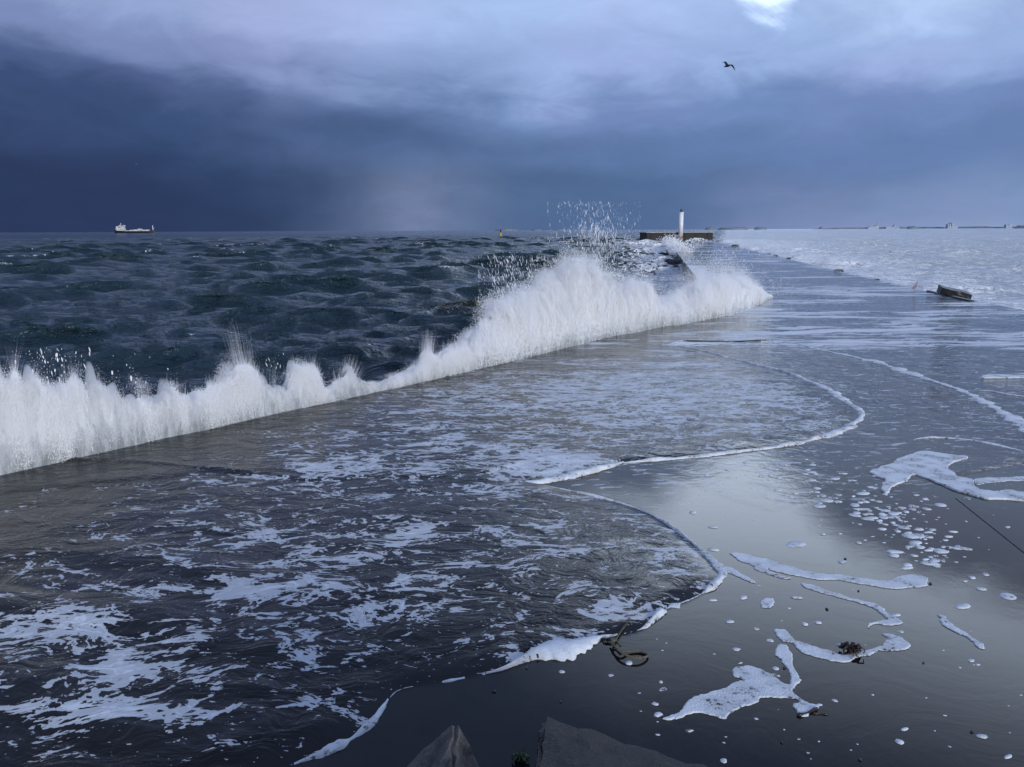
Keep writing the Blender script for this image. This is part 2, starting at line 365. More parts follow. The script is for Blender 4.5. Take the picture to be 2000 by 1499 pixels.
    fo = n.new('ShaderNodeBsdfPrincipled'); fo.inputs['Roughness'].default_value = 0.7
    fo.inputs['Base Color'].default_value = (0.74, 0.78, 0.82, 1)
    n.put(fo.inputs['Normal'], n.bump(n.m('ADD', mask, n.m('MULTIPLY', fine, 0.5)), 0.5, 0.008))
    mx = n.new('ShaderNodeMixShader'); n.put(mx.inputs[0], mask); n.l.new(b.outputs[0], mx.inputs[1]); n.l.new(fo.outputs[0], mx.inputs[2])
    n.l.new(mx.outputs[0], n.n['Material Output'].inputs[0]); return m

def m_foam():
    m, n, b = new_mat('sea_foam'); P_ = pos(n)
    vo = n.new('ShaderNodeTexVoronoi'); n.put(vo.inputs['Vector'], P_); vo.inputs['Scale'].default_value = 150
    ns = n.noise(P_, 30, 5, 0.65); lowf = n.noise(P_, 7, 3, 0.5)
    b.inputs['Base Color'].default_value = (0.76, 0.80, 0.83, 1); b.inputs['Roughness'].default_value = 0.6
    h = n.m('ADD', n.m('MULTIPLY', vo.outputs['Distance'], -0.4), ns)
    n.put(b.inputs['Normal'], n.bump(h, 0.5, 0.010))
    holes = n.m('MULTIPLY', n.step(n.noise(P_, 46, 3, 0.6), 0.54, 0.60), n.step(lowf, 0.44, 0.62))
    thin = n.m('MULTIPLY', n.step(lowf, 0.35, 0.7), 0.30)
    tr = n.new('ShaderNodeBsdfTransparent'); mx = n.new('ShaderNodeMixShader'); n.put(mx.inputs[0], n.m('MAXIMUM', n.m('MULTIPLY', holes, 0.9), thin))
    n.l.new(b.outputs[0], mx.inputs[1]); n.l.new(tr.outputs[0], mx.inputs[2]); n.l.new(mx.outputs[0], n.n['Material Output'].inputs[0]); return m

def m_spray(name, col):
    m = bpy.data.materials.new(name); m.use_nodes = True; n = NT(m.node_tree); n.n.clear()
    d = n.new('ShaderNodeBsdfDiffuse'); d.inputs[0].default_value = (*col, 1)
    t = n.new('ShaderNodeBsdfTranslucent'); t.inputs[0].default_value = (*col, 1)
    mx = n.new('ShaderNodeMixShader'); mx.inputs[0].default_value = 0.18
    n.l.new(d.outputs[0], mx.inputs[1]); n.l.new(t.outputs[0], mx.inputs[2])
    o = n.new('ShaderNodeOutputMaterial'); n.l.new(mx.outputs[0], o.inputs[0]); return m

def m_core():
    m, n, b = new_mat('aerated_water'); P_ = pos(n)
    z = n.new('ShaderNodeSeparateXYZ'); n.put(z.inputs[0], P_)
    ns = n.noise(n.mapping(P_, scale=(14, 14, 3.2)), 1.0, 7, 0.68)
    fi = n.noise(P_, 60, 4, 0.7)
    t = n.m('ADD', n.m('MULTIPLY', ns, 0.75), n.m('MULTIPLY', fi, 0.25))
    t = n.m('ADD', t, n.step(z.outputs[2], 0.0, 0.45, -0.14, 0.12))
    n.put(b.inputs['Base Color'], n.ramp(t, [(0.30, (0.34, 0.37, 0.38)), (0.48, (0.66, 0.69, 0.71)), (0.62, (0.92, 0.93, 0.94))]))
    b.inputs['Roughness'].default_value = 0.55
    n.put(b.inputs['Normal'], n.bump(n.m('ADD', ns, n.m('MULTIPLY', fi, 0.35)), 0.9, 0.06)); return m

def m_concrete(name, a, b_, rough=0.7, scale=3.0, bump=0.4, speck=True):
    m, n, b = new_mat(name)
    oc = n.new('ShaderNodeTexCoord').outputs['Object']
    t = n.noise(oc, scale, 8, 0.65); g = n.noise(oc, scale * 22, 4, 0.65)
    c = n.ramp(n.m('ADD', n.m('MULTIPLY', t, 0.65), n.m('MULTIPLY', g, 0.35)), [(0.32, a), (0.68, b_)])
    vo = n.new('ShaderNodeTexVoronoi'); n.put(vo.inputs['Vector'], oc); vo.inputs['Scale'].default_value = scale * 16
    if speck:
        sp = n.step(vo.outputs['Distance'], 0.16, 0.10)
        pick = n.step(n.noise(oc, scale * 9, 1), 0.56, 0.60)
        c = n.mix(n.m('MULTIPLY', sp, pick), c, tuple(min(1, x * 3.0) for x in b_) + (1,))
    n.put(b.inputs['Base Color'], c); b.inputs['Roughness'].default_value = rough
    n.put(b.inputs['Normal'], n.bump(n.m('ADD', t, n.m('MULTIPLY', g, 0.6)), bump, 0.02)); return m

M = dict(sea=m_sea(), film=m_film(), foam=m_foam(), core=m_core(), spray=m_spray('spray_white', (0.985, 0.99, 0.995)),
         pier=m_concrete('pier_concrete', (0.03, 0.03, 0.032), (0.09, 0.088, 0.085), 0.45),
         block=m_concrete('block_concrete_dark', (0.010, 0.0095, 0.009), (0.040, 0.037, 0.034), 0.45, 5.0, 1.0),
         block2=m_concrete('block_concrete_pale', (0.020, 0.019, 0.019), (0.26, 0.25, 0.24), 0.6, 9.0, 1.0, False),
         wallc=m_concrete('pier_head_concrete', (0.008, 0.008, 0.009), (0.030, 0.027, 0.027), 0.7, 0.6, 0.6, False),
         coping=m_concrete('coping_concrete', (0.25, 0.26, 0.27), (0.5, 0.5, 0.5), 0.7, 1.0, 0.4, False),
         rock=simple('wet_rock', (0.022, 0.022, 0.024), 0.35, 3.0, 0.5, bump=0.8),
         white=simple('white_paint', (0.78, 0.78, 0.78), 0.5, 1.2, 0.10), lamp=simple('lantern_dark', (0.015, 0.015, 0.018), 0.4),
         rust=simple('rusty_plinth', (0.20, 0.12, 0.07), 0.8, 3.0, 0.5), hull=simple('ship_hull', (0.012, 0.014, 0.022), 0.5),
         shipw=simple('ship_white', (0.62, 0.62, 0.62), 0.5, 0.2, 0.15), shipdk=simple('ship_window', (0.03, 0.035, 0.05), 0.3),
         yellow=simple('marker_yellow', (0.60, 0.42, 0.06), 0.6), black=simple('black_paint', (0.015, 0.015, 0.016), 0.6),
         land=simple('far_land_haze_tint', (0.17, 0.20, 0.24), 0.9, 0.01, 0.25), farb=simple('far_building_haze_tint', (0.36, 0.41, 0.48), 0.9),  # distance haze is painted into these pale bluish colours, no air volume
         feather=simple('gull_feather_grey', (0.09, 0.085, 0.10), 0.8), featherw=simple('gull_feather_white', (0.7, 0.7, 0.7), 0.8),
         rope=simple('rope_fibre', (0.12, 0.10, 0.055), 0.75, 60.0, 0.4), weed=simple('seaweed_brown', (0.030, 0.014, 0.008), 0.3, 40.0, 0.5),
         algae=simple('algae_green', (0.03, 0.06, 0.012), 0.4, 30.0, 0.5), olive=simple('weed_olive', (0.13, 0.12, 0.055), 0.5, 8.0, 0.6),
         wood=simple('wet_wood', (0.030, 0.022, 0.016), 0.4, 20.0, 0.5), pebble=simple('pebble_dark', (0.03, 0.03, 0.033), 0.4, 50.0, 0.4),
         red=simple('red_plastic', (0.25, 0.06, 0.05), 0.5))

# ------------------------------------------------------------------ plan of the pier
SEA_Z = -0.75
wallA, wallB = at(0, 935), at(1210, 657)
wdir = (wallB - wallA); wdir /= np.linalg.norm(wdir)
corner = at(1415, 611)
wall_back = wallA - wdir * 9.0
far_l, far_r = at(1303, 470.5), at(1386, 470)
R1, R2, R3 = at(1720, 549), at(1806, 569), at(2000, 607)
rd = (R3 - R2) / np.linalg.norm(R3 - R2)
R4 = R3 + rd * 14.0
PIER = np.array([wall_back, wallA, wallB, corner, far_l, far_r, R1, R2, R3, R4, [R4[0], -6, 0], [wall_back[0], -6, 0]])[:, :2]

# ------------------------------------------------------------------ sea
def build_sea():
    r = [2.5]
    while r[-1] < 420: r.append(r[-1] + 0.040 + 0.0052 * r[-1])
    while r[-1] < 30000: r.append(r[-1] * 1.05)
    r = np.array(r); th = np.radians(np.arange(-50, 50.01, 0.13))
    Rr, Th = np.meshgrid(r, th, indexing='ij'); X = Rr * np.sin(Th); Y = Rr * np.cos(Th)
    sp = np.maximum(np.gradient(r)[:, None] * np.ones_like(Th), Rr * math.radians(0.13))
    g = np.random.default_rng(3); Z = np.zeros_like(X); DX = np.zeros_like(X); DY = np.zeros_like(X)
    amp_mod = 0.55 + 0.9 * fbm(X * 0.07, Y * 0.07, 5, 3)
    ey = np.array([R4[1], R3[1], R2[1], R1[1], far_r[1], 30000.0]); ex = np.array([R4[0], R3[0], R2[0], R1[0], far_r[0], far_r[0] + .255 * 30000])
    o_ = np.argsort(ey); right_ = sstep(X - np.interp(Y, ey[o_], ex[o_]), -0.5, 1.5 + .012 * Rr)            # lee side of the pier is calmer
    amp_mod = amp_mod * (1 - 0.45 * right_) * (1 - 0.20 * sstep(Rr, 300, 1500))
    X0, Y0 = X.copy(), Y.copy()
    W = [fbm(X0 * q, Y0 * q, 70 + i_, 2) for i_, q in enumerate((0.02, 0.06, 0.2))]
    for i in range(84):
        lam = 0.45 * (9.0 / 0.45) ** g.random()
        ang = math.radians(-76) + g.normal() * 0.44
        k = 2 * math.pi / lam; kx, ky = k * math.cos(ang), k * math.sin(ang)
        a = (0.068 if lam > 2.8 else 0.056) * lam / (2 * math.pi) * (0.5 + g.random())
        a = a * sstep(lam / sp, 2.2, 4.5) * amp_mod
        if lam > 2.8: a = a * (0.30 + 0.70 * sstep(Rr, 14, 60))
        w_ = W[0 if lam > 4 else 1 if lam > 1.3 else 2]
        ph = kx * X0 + ky * Y0 + g.random() * 6.283 + (3 + 3 * g.random()) * w_
        Z += a * np.cos(ph); q = 1.6
        DX -= q * a * math.cos(ang) * np.sin(ph); DY -= q * a * math.sin(ang) * np.sin(ph)
    X = X + DX; Y = Y + DY
    hx, hy = (far_l + far_r)[:2] / 2
    Z = Z + 0.55 * np.exp(-(((X0 - hx) / 26) ** 2 + ((Y0 - hy - 4) / 24) ** 2))          # swell heaping up round the pier head
    d0, _, _ = seg_dist(X0, Y0, [far_r[:2], R1[:2], R2[:2], R3[:2], R4[:2]]); Z = Z + 0.42 * right_ * np.exp(-(d0 / 14) ** 2) * sstep(Y0, 8, 20)
    # foam: churned water along the far pier, thin streaks on the lee side, crests
    farl = [corner[:2], (corner + far_l)[:2] * 0.5, far_l[:2]]
    d1, _, _ = seg_dist(X, Y, farl)
    f = 0.80 * np.exp(-(d1 / (1.2 + 0.075 * Y)) ** 2)
    d2, _, _ = seg_dist(X, Y, [wall_back[:2], wallB[:2], corner[:2]])
    f = np.maximum(f, 0.60 * np.exp(-(d2 / 0.9) ** 2))
    f = np.maximum(f, 0.56 * np.exp(-(d2 / 2.6) ** 2) * fbm(X * 0.5, Y * 0.5, 21, 3) * 1.3)
    d3, _, _ = seg_dist(X, Y, [far_r[:2], R1[:2], R2[:2], R3[:2], R4[:2]])
    f = np.maximum(f, right_ * (0.50 + 0.34 * np.exp(-(d3 / (1.5 + 0.10 * Y)) ** 2)) * (0.35 + 0.65 * sstep(2500 - Rr, 0, 2200)))
    crest = sstep(Z, 0.24, 0.48) * sstep(fbm(X * 0.2, Y * 0.2, 31, 2), 0.5, 0.7)
    f = np.maximum(f, 0.55 * crest)
    f = np.maximum(f, 0.25 * sstep(fbm(X * 0.10, Y * 0.16, 41, 3), 0.56, 0.72) * sstep(160 - Rr, 0, 100))
    V = np.stack([X, Y, Z + SEA_Z], -1).reshape(-1, 3)
    me = mesh_np('sea', V, grid_quads(*X.shape)[:, ::-1])
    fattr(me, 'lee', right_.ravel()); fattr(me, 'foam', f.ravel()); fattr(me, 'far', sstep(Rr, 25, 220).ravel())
    tag(link('sea', me, M['sea']), 'dark choppy teal sea stretching to the horizon', kind='structure')
build_sea()
# wide sheet of sea beyond the modelled waves, behind and to the sides
bm = bmesh.new()
bmesh.ops.create_grid(bm, x_segments=2, y_segments=2, size=30000)
bmesh.ops.translate(bm, verts=bm.verts, vec=(0, 0, SEA_Z - 0.9))
tag(fin_bm('sea_floor', bm, M['sea']), 'flat sea floor sheet under the water', kind='structure')

# ------------------------------------------------------------------ pier
def build_pier():
    bm = bmesh.new(); top = [bm.verts.new((x, y, 0)) for x, y in PIER]; bot = [bm.verts.new((x, y, -2.6)) for x, y in PIER]
    bm.faces.new(top); bm.faces.new(bot[::-1])
    for i in range(len(PIER)):
        j = (i + 1) % len(PIER); bm.faces.new((top[i], bot[i], bot[j], top[j]))
    o = fin_bm('pier', bm, M['pier']); tag(o, 'long low wet concrete pier running out to the beacon', kind='structure')
    return o
pier = build_pier()

# ------------------------------------------------------------------ water running over the deck
EDGE_A = [(1270, 672), (1350, 682), (1440, 705), (1530, 728), (1600, 755), (1650, 785), (1681, 808), (1668, 830), (1620, 852), (1540, 872), (1440, 885), (1330, 897), (1218, 906)]
TONGUE = [(1218, 906), (1160, 924), (1100, 936), (1050, 946), (1010, 944)]
EDGE_B = [(1062, 950), (1130, 965), (1215, 986), (1280, 1012), (1335, 1050), (1378, 1085), (1408, 1120), (1396, 1145), (1350, 1172), (1300, 1192), (1255, 1230), (1180, 1248), (1110, 1270), (1045, 1282), (985, 1310), (930, 1322), (860, 1336), (800, 1345), (768, 1358), (738, 1398), (700, 1436), (640, 1470), (560, 1502), (470, 1545), (330, 1600)]
EDGE_C = [(1300, 664), (1420, 662), (1512, 664), (1600, 684), (1700, 706), (1790, 735), (1870, 762), (1930, 790), (2000, 835), (2080, 890)]
CREASE = [(-60, 905), (150, 905), (310, 912), (430, 925), (600, 940), (800, 944), (900, 938), (1000, 915), (1075, 903)]
eA, eT, eB, eC, eCr = (catmull(px(q), 6) for q in (EDGE_A, TONGUE, EDGE_B, EDGE_C, CREASE))
left_far = wall_back + np.array([0, -1, 0])
polyA = np.vstack([[wall_back], [wallB], [at(1270, 650)], eA, eT, [at(400, 930)], [at(-300, 1000)]])[:, :2]
polyB = np.vstack([[wall_back], [wallA], [at(800, 760)], [at(1062, 800)], eB, [[-6, 0, 0]], [[wall_back[0], 0, 0]]])[:, :2]
polyC = np.vstack([[at(900, 728)], [at(1270, 645)], eC, [at(1500, 1000)], [at(1200, 905)]])[:, :2]
FOAM_SPOTS = [  # place, reach and strength of the thicker foam, in the picture's frame of the deck
    (90, 1255, 170, 40, .52), (250, 1320, 130, 50, .46), (290, 1410, 190, 30, .62), (120, 1400, 160, 20, .40), (420, 1200, 260, 60, .12),
    (640, 1130, 260, 60, .17), (760, 1205, 170, 55, .28), (560, 1060, 220, 60, .16), (420, 1050, 150, 70, .14), (900, 1060, 260, 50, .16),
    (1120, 1060, 160, 50, .18), (620, 930, 110, 26, .38), (760, 915, 140, 20, .26), (980, 965, 200, 20, .30), (1090, 915, 120, 20, .52),
    (1000, 880, 180, 30, .18), (760, 860, 260, 45, .12), (600, 870, 120, 40, .14), (1400, 790, 300, 75, .20), (1220, 770, 220, 60, .18), (1500, 770, 140, 50, .10),
    (1050, 780, 220, 50, .13), (900, 790, 120, 35, .12), (80, 1120, 170, 26, .22), (450, 1165, 330, 26, .16), (1200, 1180, 170, 50, .12), (60, 1180, 150, 40, .14),
    (500, 1330, 200, 60, .10), (620, 1260, 200, 40, .14), (1100, 1260, 130, 26, .30), (1010, 1285, 60, 26, .35), (1350, 1090, 60, 40, .26), (1310, 1180, 70, 22, .26)]
def build_film():
    r = [1.2]
    while r[-1] < 150: r.append(r[-1] + 0.0045 + 0.0058 * r[-1])
    r = np.array(r); th = np.radians(np.arange(-56, 56.01, 0.16))
    Rr, Th = np.meshgrid(r, th, indexing='ij'); X = Rr * np.sin(Th); Y = Rr * np.cos(Th)
    ins = inside(X, Y, PIER); _, nx, ny = seg_dist(X, Y, PIER, True)
    X = np.where(ins, X, nx); Y = np.where(ins, Y, ny)
    def lobe(poly, edge, w, h):
        i_ = inside(X, Y, poly); d, _, _ = seg_dist(X, Y, edge); d = np.where(i_, d, 0)
        return i_, d, np.where(i_, h * (1 - np.exp(-d / w)), 0)
    iA, dA, hA = lobe(polyA, np.vstack([eA, eT]), 0.10, 0.030)
    iB, dB, hB = lobe(polyB, eB, 0.08, 0.022)
    iC, dC, hC = lobe(polyC, eC, 0.15, 0.015)
    hC = hC * np.exp(-dC / 1.2)
    Z = 0.006 + np.maximum(np.maximum(hA, hB), hC)
    # ripples on the moving sheet
    act = np.clip(np.maximum(iA * sstep(dA, 0, .15), iB * sstep(dB, 0, .2)), 0, 1)
    farr = sstep(Y, 12, 22)
    rp = 0.018 * (fbm(X * 1.3, Y * 2.4, 3, 4) - .5) + 0.006 * (fbm(X * 6, Y * 12, 9, 3) - .5) * sstep(14 - Y, 0, 4)
    Z += act * rp
    # long low swells curling over the near sheet at the left
    nearl = sstep(-0.6 - X, 0, 1.4) * sstep(5.6 - Y, 0, 1.2)
    wv = np.sin((Y * 1.0 + X * 0.28 + 0.5 * fbm(X * .8, Y * .8, 4, 2)) * 9.5)
    Z += act * nearl * 0.013 * np.maximum(wv, -0.3)
    dcr, _, _ = seg_dist(X, Y, eCr); Z += 0.016 * np.exp(-(dcr / 0.035) ** 2) * (fbm(X * 2, Y * 2, 8, 2) > .3)
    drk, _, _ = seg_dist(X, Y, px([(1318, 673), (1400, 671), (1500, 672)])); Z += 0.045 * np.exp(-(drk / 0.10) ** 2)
    # foam cover
    f = 0.10 + 0 * X
    f = np.where(iB, 0.41, f); f = np.where(iA, 0.47, f)
    fC = np.exp(-dC / 1.6); f = np.where(iC & ~iA & ~iB, 0.46 * fC, f)
    ring = iA * np.exp(-((dA - .05) / .35) ** 2) * sstep(X, 0.3, 1.6); f = f - 0.10 * ring
    # clean water right under the wave at the left
    du, dv = project(np.stack([X, Y, 0 * X], -1))
    f = f - 0.16 * sstep(X + 1.2, 0.3, -1.2) * sstep(Y, 4.2, 5.0) * iA.astype(float) - 0.10 * sstep(-X, 2.2, 3.6) * sstep(Y, 4.0, 4.6)
    for (u, v, ru, rv, wgt) in FOAM_SPOTS:
        c_ = at(u, v); rx = ru * c_[1] / F; ry = rv * c_[1] ** 2 / (2.0 * F) * 1.15
        f = f + 0.62 * wgt * np.exp(-(((X - c_[0]) / rx) ** 2 + ((Y - c_[1]) / ry) ** 2)) * (iA | iB | iC)
    f = np.where(~(iA | iB | iC), 0.0, f)
    f = np.maximum(f, 0.26 * sstep(Y, 5.2, 6.2) * (~iA) * (~iB))
    strk = fbm(X * 0.35 + Y * .05, Y * 1.0 - X * .12, 61, 4)
    farfoam = sstep(Y, 7.5, 11.0) * (0.30 + 0.36 * sstep(strk, .34, .70))
    f = np.where(~(iA | iB), np.maximum(f, farfoam), f)
    d5, _, _ = seg_dist(X, Y, [corner[:2], (corner * .8 + far_l * .2)[:2]]); f = np.maximum(f, 0.85 * np.exp(-(d5 / 1.6) ** 2))
    d6, _, _ = seg_dist(X, Y, [far_r[:2], R1[:2], R2[:2]]); f = np.maximum(f, 0.62 * np.exp(-(d6 / .5) ** 2) * (Y > 16))
    rip = 0.02 + 0.80 * act + 0.5 * iC * (~iA) * (~iB) * np.exp(-dC / 1.6) + 0.75 * sstep(Y, 6.6, 10)
    rip = np.clip(rip, 0, 1.1)
    rip = np.where(sstep(5.8 - Y, 0, 1) * (X > 0.3) * (~iB) * (~iA) > .5, np.minimum(rip, 0.05), rip)
    Q = grid_quads(*X.shape); k = ins.ravel()[Q].any(1); Q = Q[k]
    V = np.stack([X, Y, Z], -1).reshape(-1, 3)
    used = np.unique(Q); mp = np.zeros(len(V), int); mp[used] = np.arange(len(used)); V = V[used]; Q = mp[Q]
    # drop collapsed quads
    me = mesh_np('water_film', V, Q[:, ::-1])
    for nm, a in (('foam', f), ('ripple', rip), ('far', sstep(Y, 5, 30)), ('dash', sstep(Y, 5.0, 6.0) * (~iA) * (~iB) * (.5 + .5 * sstep(fbm(X * .6, Y * .5, 77, 3), .4, .6)))): fattr(me, nm, np.clip(a, 0, 1.2).ravel()[used])
    tag(link('water', me, M['film']), 'thin sheet of sea water washing over the deck', kind='structure')
build_film()

# ------------------------------------------------------------------ foam rolls and patches
def foam_ribbon(name, pts, w, h, label, z=0.012, seed=0, taper=(0.3, 0.3), group=None, broken=0.0):
    C_ = catmull(pts, 10); C_ = C_[np.concatenate([[True], np.linalg.norm(np.diff(C_, axis=0), axis=1) > 1e-5])]
    L = np.concatenate([[0], np.cumsum(np.linalg.norm(np.diff(C_, axis=0), axis=1))])
    nseg = int(max(30, L[-1] / 0.012)); s = np.linspace(0, L[-1], nseg)
    C_ = np.stack([np.interp(s, L, C_[:, i]) for i in range(3)], -1)
    T = np.gradient(C_, axis=0); T /= np.linalg.norm(T, axis=1)[:, None]; Nn = np.stack([-T[:, 1], T[:, 0], 0 * s], -1)
    wv = np.interp(s / L[-1], np.linspace(0, 1, len(w)), w) if np.ndim(w) else np.full(nseg, w)
    e = np.clip(np.minimum(s / taper[0], (L[-1] - s) / taper[1]), 0.08, 1) ** .5
    k = 9; a = np.linspace(0, math.pi, k)
    wl = wv * e * (0.15 + 1.7 * fbm(s * 6, 0 * s, seed, 5)); wr = wv * e * (0.15 + 1.7 * fbm(s * 6, 0 * s + 5, seed + 3, 5))
    gapv = np.clip(1 - broken * sstep(fbm(s * 4.5, 0 * s + 2, seed + 11, 3), .42, .62), 0.0, 1); e = e * gapv; wl = wl * (gapv * .9 + .1) * (.8 + .4 * vnoise(s * 70, 0 * s, seed)); wr = wr * (gapv * .9 + .1) * (.75 + .5 * vnoise(s * 80, 0 * s + 4, seed))
    hh = h * e * (0.45 + 1.1 * fbm(s * 5, 0 * s + 9, seed + 7, 4))
    off = np.cos(a)[None]; side = np.where(off > 0, off * wl[:, None], off * wr[:, None])
    bumpy = 1 + 0.35 * (fbm(s[:, None] * 40, a[None] * 3 + 0 * s[:, None], seed, 3) - .5)
    V = C_[:, None] + Nn[:, None] * (side * bumpy)[..., None]
    V[..., 2] = z + np.sin(a)[None] * hh[:, None] * bumpy - 0.004
    o = link(name, mesh_np(name, V.reshape(-1, 3), grid_quads(nseg, k)), M['foam'])
    return tag(o, label, 'foam', group)
foam_ribbon('foam_line', eA[::3], [0.012, 0.02, 0.03, 0.045, 0.07, 0.05, 0.04, 0.035, 0.03], 0.024, 'bright white foam roll curving round the upper tongue of water', 0.012, 1, broken=.35)
foam_ribbon('foam_line', np.vstack([eT[::3], eT[-1:]]), [0.03, 0.05, 0.06, 0.05, 0.03], 0.035, 'short foam tongue where the two sheets of water meet', 0.014, 5)
foam_ribbon('foam_line', eB[0:40:3], [0.008, 0.010, 0.012, 0.012, 0.014, 0.03, 0.055], 0.018, 'thin foam line along the far edge of the near sheet', 0.010, 9, broken=.25)
foam_ribbon('foam_line', eB[36:66:3], [0.05, 0.04, 0.02, 0.03, 0.05, 0.02, 0.02, 0.02], 0.024, 'ragged foam edge beside the rope loop', 0.010, 12, broken=.95)
foam_ribbon('foam_line', eB[64:90:3], [0.02, 0.03, 0.05, 0.07, 0.06, 0.025, 0.02, 0.018], 0.030, 'thick foam lip round the dark scrap of debris', 0.010, 15)
foam_ribbon('foam_line', eB[92:112:3], [0.02, 0.03, 0.022, 0.015], 0.020, 'broken foam beads on the dark deck', 0.010, 18, broken=1.0)
foam_ribbon('foam_line', eB[110:134:3], [0.015, 0.025, 0.03, 0.02, 0.03, 0.03, 0.02], 0.024, 'foam strip sliding down toward the left concrete block', 0.010, 21, broken=.85)
foam_ribbon('foam_line', eC[12::3], [0.02, 0.04, 0.08, 0.11, 0.09, 0.10, 0.09, 0.09], 0.010, 'older foam line trailing across the deck at right', 0.016, 25, broken=.6)

def zp(lst, sc, ox, oy): return [(ox + x / sc, oy + y / sc) for x, y in lst]
def foam_patch(pix, label, holes=0, seed=0, h=0.0055, name='foam_patch'):
    P_ = catmull(px(pix), 12, True)[:, :2]
    for q_, a_ in ((9, .034), (22, .018), (95, .007)): P_ = P_ + a_ * np.stack([vnoise(P_[:, 0] * q_, P_[:, 1] * q_, seed + 2) - .5, vnoise(P_[:, 0] * q_, P_[:, 1] * q_, seed + 8) - .5], -1)
    P_ = P_ + 0.007 * np.stack([vnoise(P_[:, 0] * 45, P_[:, 1] * 45, seed) - .5, vnoise(P_[:, 0] * 45, P_[:, 1] * 45, seed + 5) - .5], -1)
    area = 0.5 * np.sum(P_[:, 0] * np.roll(P_[:, 1], -1) - np.roll(P_[:, 0], -1) * P_[:, 1])
    if area < 0: P_ = P_[::-1]
    T = np.roll(P_, -1, 0) - np.roll(P_, 1, 0); T /= np.linalg.norm(T, axis=1)[:, None] + 1e-9
    Nn = np.stack([-T[:, 1], T[:, 0]], -1)
    bm = bmesh.new(); z0 = 0.007; rings = []
    for off, zz in ((0.0, 0), (0.0008, h * .55), (0.006, h)):
        q = P_ + Nn * off; rings.append([bm.verts.new((x, y, z0 + zz)) for x, y in q])
    m_ = len(P_)
    for a_, b_ in zip(rings[:-1], rings[1:]):
        for i in range(m_): bm.faces.new((a_[i], a_[(i + 1) % m_], b_[(i + 1) % m_], b_[i]))
    for t3 in tessellate_polygon([[v.co.copy() for v in rings[-1]]]): bm.faces.new([rings[-1][q] for q in t3])
    return tag(fin_bm(name, bm, M['foam'], smooth=False), label, 'foam', None)
Z3 = (2.503, 1300, 900); Z4 = (2.2222, 1100, 600)
foam_patch(zp([(300, 457), (370, 462), (430, 480), (500, 495), (600, 520), (700, 547), (800, 562), (900, 572), (1000, 585), (1100, 590), (1150, 574), (1230, 566), (1275, 580), (1275, 605), (1230, 622), (1150, 628), (1050, 622), (950, 610), (850, 596), (750, 585), (660, 572), (560, 552), (510, 535), (540, 560), (605, 583), (560, 582), (500, 560), (430, 540), (410, 510), (340, 485)], *Z3), 'long white foam streak lying on the mirror of wet deck', 0, 1)
foam_patch(zp([(665, 610), (740, 620), (820, 650), (900, 674), (1000, 702), (1060, 733), (1110, 765), (1168, 800), (1140, 815), (1080, 815), (1010, 804), (975, 817), (985, 800), (1060, 790), (1078, 778), (1030, 742), (960, 708), (880, 682), (800, 660), (720, 640)], *Z3), 'hooked foam streak below the long straight one', 0, 2)
foam_patch(zp([(540, 840), (580, 838), (610, 860), (630, 885), (700, 905), (760, 925), (820, 945), (900, 958), (960, 930), (1040, 918), (1075, 895), (1080, 870), (1058, 852), (1120, 858), (1170, 880), (1195, 905), (1180, 922), (1120, 930), (1050, 938), (980, 960), (890, 992), (800, 985), (720, 965), (650, 935), (610, 900), (560, 885), (542, 865)], *Z3), 'boat-shaped foam curve holding the clump of red weed', 0, 3)
foam_patch(zp([(0, 1275), (60, 1245), (100, 1190), (140, 1155), (220, 1135), (320, 1108), (375, 1085), (330, 1060), (325, 1035), (360, 1018), (430, 1020), (490, 1040), (530, 1065), (590, 1090), (600, 1040), (575, 990), (545, 955), (550, 920), (575, 912), (605, 935), (625, 980), (640, 1030), (662, 1075), (620, 1110), (630, 1150), (660, 1180), (745, 1215), (690, 1238), (650, 1258), (618, 1200), (640, 1192), (622, 1172), (540, 1172), (430, 1180), (360, 1205), (320, 1250), (280, 1265), (200, 1245), (120, 1250), (60, 1272), (20, 1282)], *Z3), 'large branching foam patch near the dark concrete block', 3, 4)
foam_patch(zp([(1305, 757), (1345, 765), (1400, 800), (1460, 835), (1520, 880), (1570, 908), (1565, 927), (1530, 920), (1490, 880), (1440, 850), (1385, 825), (1340, 785)], *Z3), 'slim slanting foam sliver by itself near the right edge', 0, 5)
foam_patch(zp([(272, 525), (330, 535), (370, 565), (430, 595), (415, 602), (360, 580), (310, 557), (268, 548)], *Z3), 'small foam tail at the tip of the near sheet', 0, 6)
foam_patch(zp([(1340, 715), (1400, 695), (1470, 660), (1550, 632), (1620, 640), (1700, 650), (1760, 660), (1680, 690), (1700, 735), (1770, 757), (1790, 790), (1850, 805), (1940, 800), (2000, 810), (2100, 815), (2100, 850), (1990, 846), (1850, 838), (1720, 810), (1640, 775), (1560, 745), (1510, 733), (1490, 765), (1430, 785), (1395, 815), (1375, 790), (1400, 755), (1360, 740)], *Z4), 'broad thick foam patch spreading to the right edge', 0, 7, 0.014)
foam_patch(zp([(1772, 757), (1830, 746), (1950, 743), (2100, 743), (2100, 757), (1950, 760), (1830, 768), (1794, 778)], *Z4), 'upper arm of foam above the broad patch', 0, 8)
foam_patch(zp([(1820, 302), (1870, 297), (1990, 300), (2060, 304), (2060, 312), (1960, 310), (1880, 311), (1825, 312)], *Z4), 'small bright foam streak at the right edge of the deck', 0, 9, 0.012)
foam_patch(zp([(455, 700), (490, 683), (525, 685), (528, 705), (500, 722), (465, 715)], *Z3), 'little round foam blob on the mirror deck', 0, 10)
foam_ribbon('foam_line', px(zp([(1505, 582), (1580, 572), (1680, 576), (1780, 585), (1880, 605), (2000, 632), (2060, 645)], *Z4)), [0.015, 0.03, 0.04, 0.03], 0.014, 'foam streak above the broad patch at right', 0.010, 31)
